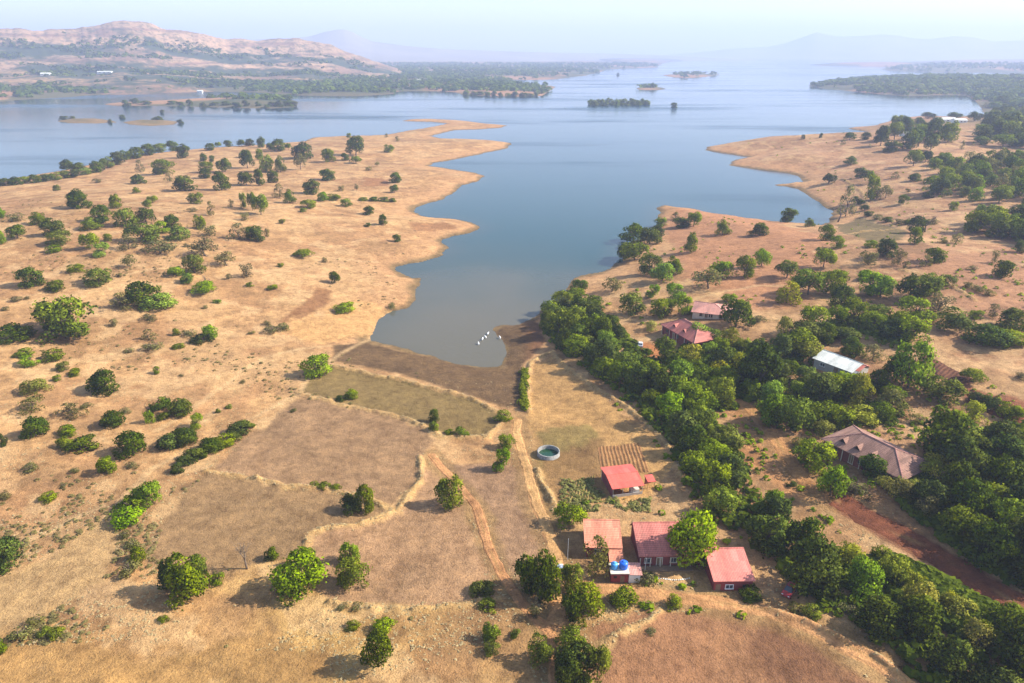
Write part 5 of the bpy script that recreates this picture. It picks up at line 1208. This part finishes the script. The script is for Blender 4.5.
# hedge by the garden
hd_ = tag(empty('hedge', (0, 0, 0)), 'narrow bright green hedge along the left edge of the upper garden', 'hedge')
hp = gpoly([(525,412),(523.5,400),(523.5,385),(525,371)]); rng = np.random.default_rng(4); tt = rng.uniform(0, 1, 150)
hx_ = np.interp(tt, np.linspace(0, 1, 4), hp[:,0])+rng.normal(0, .45, 150); hy_ = np.interp(tt, np.linspace(0, 1, 4), hp[:,1])+rng.normal(0, .3, 150)
o = scatter_clumps('foliage', np.stack([hx_, hy_, quick_h(hx_, hy_)], 1), rng.uniform(1.1, 1.9, 150), rng.uniform(1.5, 2.3, 150), LEAF['G'], per=40, seed=14, leaf=.3); o.parent = hd_; del o['kind']
# crop rows and weeds round the shed
x, y, z, rng, qx, qy = near_land(900, 560, 650, 478, 512, 57)
keep = ((qx < 604) | (qy > 498)) & (fbm(x, y, 5, 3) > .42)
for hx_, hy_, hr in HOUSE_KEEP: keep &= np.hypot(x-hx_, y-hy_) > hr*.8
x, y, z = x[keep], y[keep], z[keep]; sz = np.random.default_rng(15).uniform(.4, 1.1, len(x))
scatter_clumps('undergrowth', np.stack([x, y, z], 1), sz, sz*.6, LEAF['O'], per=16, seed=16, leaf=.45)
# dry grass tussocks close to the camera and along the banks
m, nt, bs = new_mat('straw'); at = N(nt, 'ShaderNodeAttribute', attribute_name='tint')
nt.links.new(mixc(nt, 'MIX', at.outputs['Fac'], (.31,.225,.105), (.43,.325,.16)), bs.inputs['Base Color']); bs.inputs['Roughness'].default_value = .9; bs.inputs['Specular IOR Level'].default_value = .1
x, y, z, rng, qx, qy = near_land(26000, -20, 1040, 380, 700, 61)
keep = off_fields(x, y) & (fbm(x, y, 12, 71) > .38+.2*rng.random(len(x)))
x, y, z = x[keep], y[keep], z[keep]
bx_, by_ = [], []
for b_ in BUNDS:
    n = int(np.hypot(*np.diff(b_, axis=0).T).sum()*4); t = rng.uniform(0, 1, n); s_ = np.r_[0, np.cumsum(np.hypot(*np.diff(b_, axis=0).T))]; s_ /= s_[-1]
    bx_.append(np.interp(t, s_, b_[:,0])+rng.normal(0, .55, n)); by_.append(np.interp(t, s_, b_[:,1])+rng.normal(0, .55, n))
bx_ = np.concatenate(bx_); by_ = np.concatenate(by_); k = shore_d(bx_, by_) > -1; bx_, by_ = bx_[k], by_[k]
bz_ = surface(bx_, by_)
x = np.r_[x, bx_]; y = np.r_[y, by_]; z = np.r_[z, bz_]; sz = rng.uniform(.2, .55, len(x))
scatter_clumps('dry_grass', np.stack([x, y, z-.06], 1), sz, sz*.55, m, per=7, seed=18, leaf=.5, up=1.4)

# ------------------------------------------------------------------ far white buildings
for k, (a_, b_, wv, dv, hv, rz, lb) in enumerate([(945,121.5,24,12,5,.05,'low white building among trees on the far right bank, left of the pair'),(959,122.5,14,11,5,-.1,'smaller white building on the far right bank, right of the pair'),(906,136,9,8,4,.2,'small pale hut between trees below the far white buildings'),
   (46,75.5,24,16,8,.2,'white far building in the woods at the foot of the plateau, leftmost'),(90,81.5,20,12,6,-.1,'pale far building low at the foot of the plateau'),(105,73,42,12,6,.05,'long thin white building across the plateau foot'),(409,51.5,40,30,16,0,'pale far building on the plain below the conical peak'),(418,81,16,12,6,.3,'small white far house on the plain behind the spit'),(455,81.5,26,14,7,.1,'long white far house on the plain, middle of three'),(507,80.5,18,12,6,-.2,'white far house near the plain shore, right of three'),(200,92,12,9,5,.1,'small white building on the far left shore')]):
    if 40 < a_ < 110:
        u, dy_, dz_ = ray(a_, b_); ts = np.linspace(1900, 3400, 400); az_ = float(np.arctan2(u, dy_)); hh = plateau_h(np.full(400, az_), ts*float(np.hypot(u, dy_)), u*ts, dy_*ts); ok = np.nonzero(CAM_H+dz_*ts < np.maximum(hh, height(u*ts, dy_*ts)))[0]
        t_ = ts[ok[0]] if len(ok) else 2500; x, y, z = float(u*t_), float(dy_*t_), float(CAM_H+dz_*t_)
    else:
        x, y, z = [float(v_[0]) for v_ in ground_at(a_, b_)]
    h = tag(empty('building', (x, y, z), rz), lb, 'building')
    gable(h, wv, dv, hv*.65, hv*.35, .5, .4, M_WHITE, M_WHITEWALL, -3)
    for s_ in (-.3, 0, .3): opening(h, 'window', wv*s_, hv*.35, wv*.1, hv*.22, -dv/2, M_DARK)

# ------------------------------------------------------------------ leafless trees
def bare_tree(px_, py_, hpx, label, seed):
    x, y, z = pt(px_, py_, 0); m_px = (y*math.cos(PITCH)-(z-CAM_H)*math.sin(PITCH))/FPX; H_ = hpx*m_px; r_ = random.Random(seed)
    t = tag(empty('bare_tree', (x, y, z)), label, 'tree'); tr = MB(); br = MB()
    def grow(mb, p, dv, L_, rad, lvl):
        q = p + dv*L_*.5 + Vector((r_.uniform(-.1,.1), r_.uniform(-.1,.1), 0))*L_; e = q + dv*L_*.5 + Vector((r_.uniform(-.1,.1), r_.uniform(-.1,.1), .05))*L_
        mb.tube([p, q, e], [rad, rad*.8, rad*.6], 5 if lvl else 7)
        if lvl < 4:
            for _ in range(3 if lvl < 3 else 4):
                nd = (dv + Vector((r_.gauss(0, .55), r_.gauss(0, .55), r_.uniform(-.1, .45)))).normalized(); grow(br, q.lerp(e, r_.uniform(.3, 1)), nd, L_*r_.uniform(.55, .75), rad*.55, lvl+1)
    grow(tr, Vector((0, 0, -.3)), Vector((0, 0, 1)), H_*.38, H_*.035, 0)
    tr.build('trunk', BARK, t, True); br.build('branches', TWIG, t, True)
for k, a_ in enumerate([(247,569,34,'leafless grey tree at the lower edge of the bare brown field'),(939,492,30,'leafless grey tree in front of the dark wood, near the three-dormer house'),(838,222,24,'thin half bare tree on the shore beside the right bank inlet'),(206,287,16,'small leafless tree in the middle of the left hillside'),(925,232,22,'bare slim tree by the dark hedge line on the right bank')]): bare_tree(*a_, 60+k)
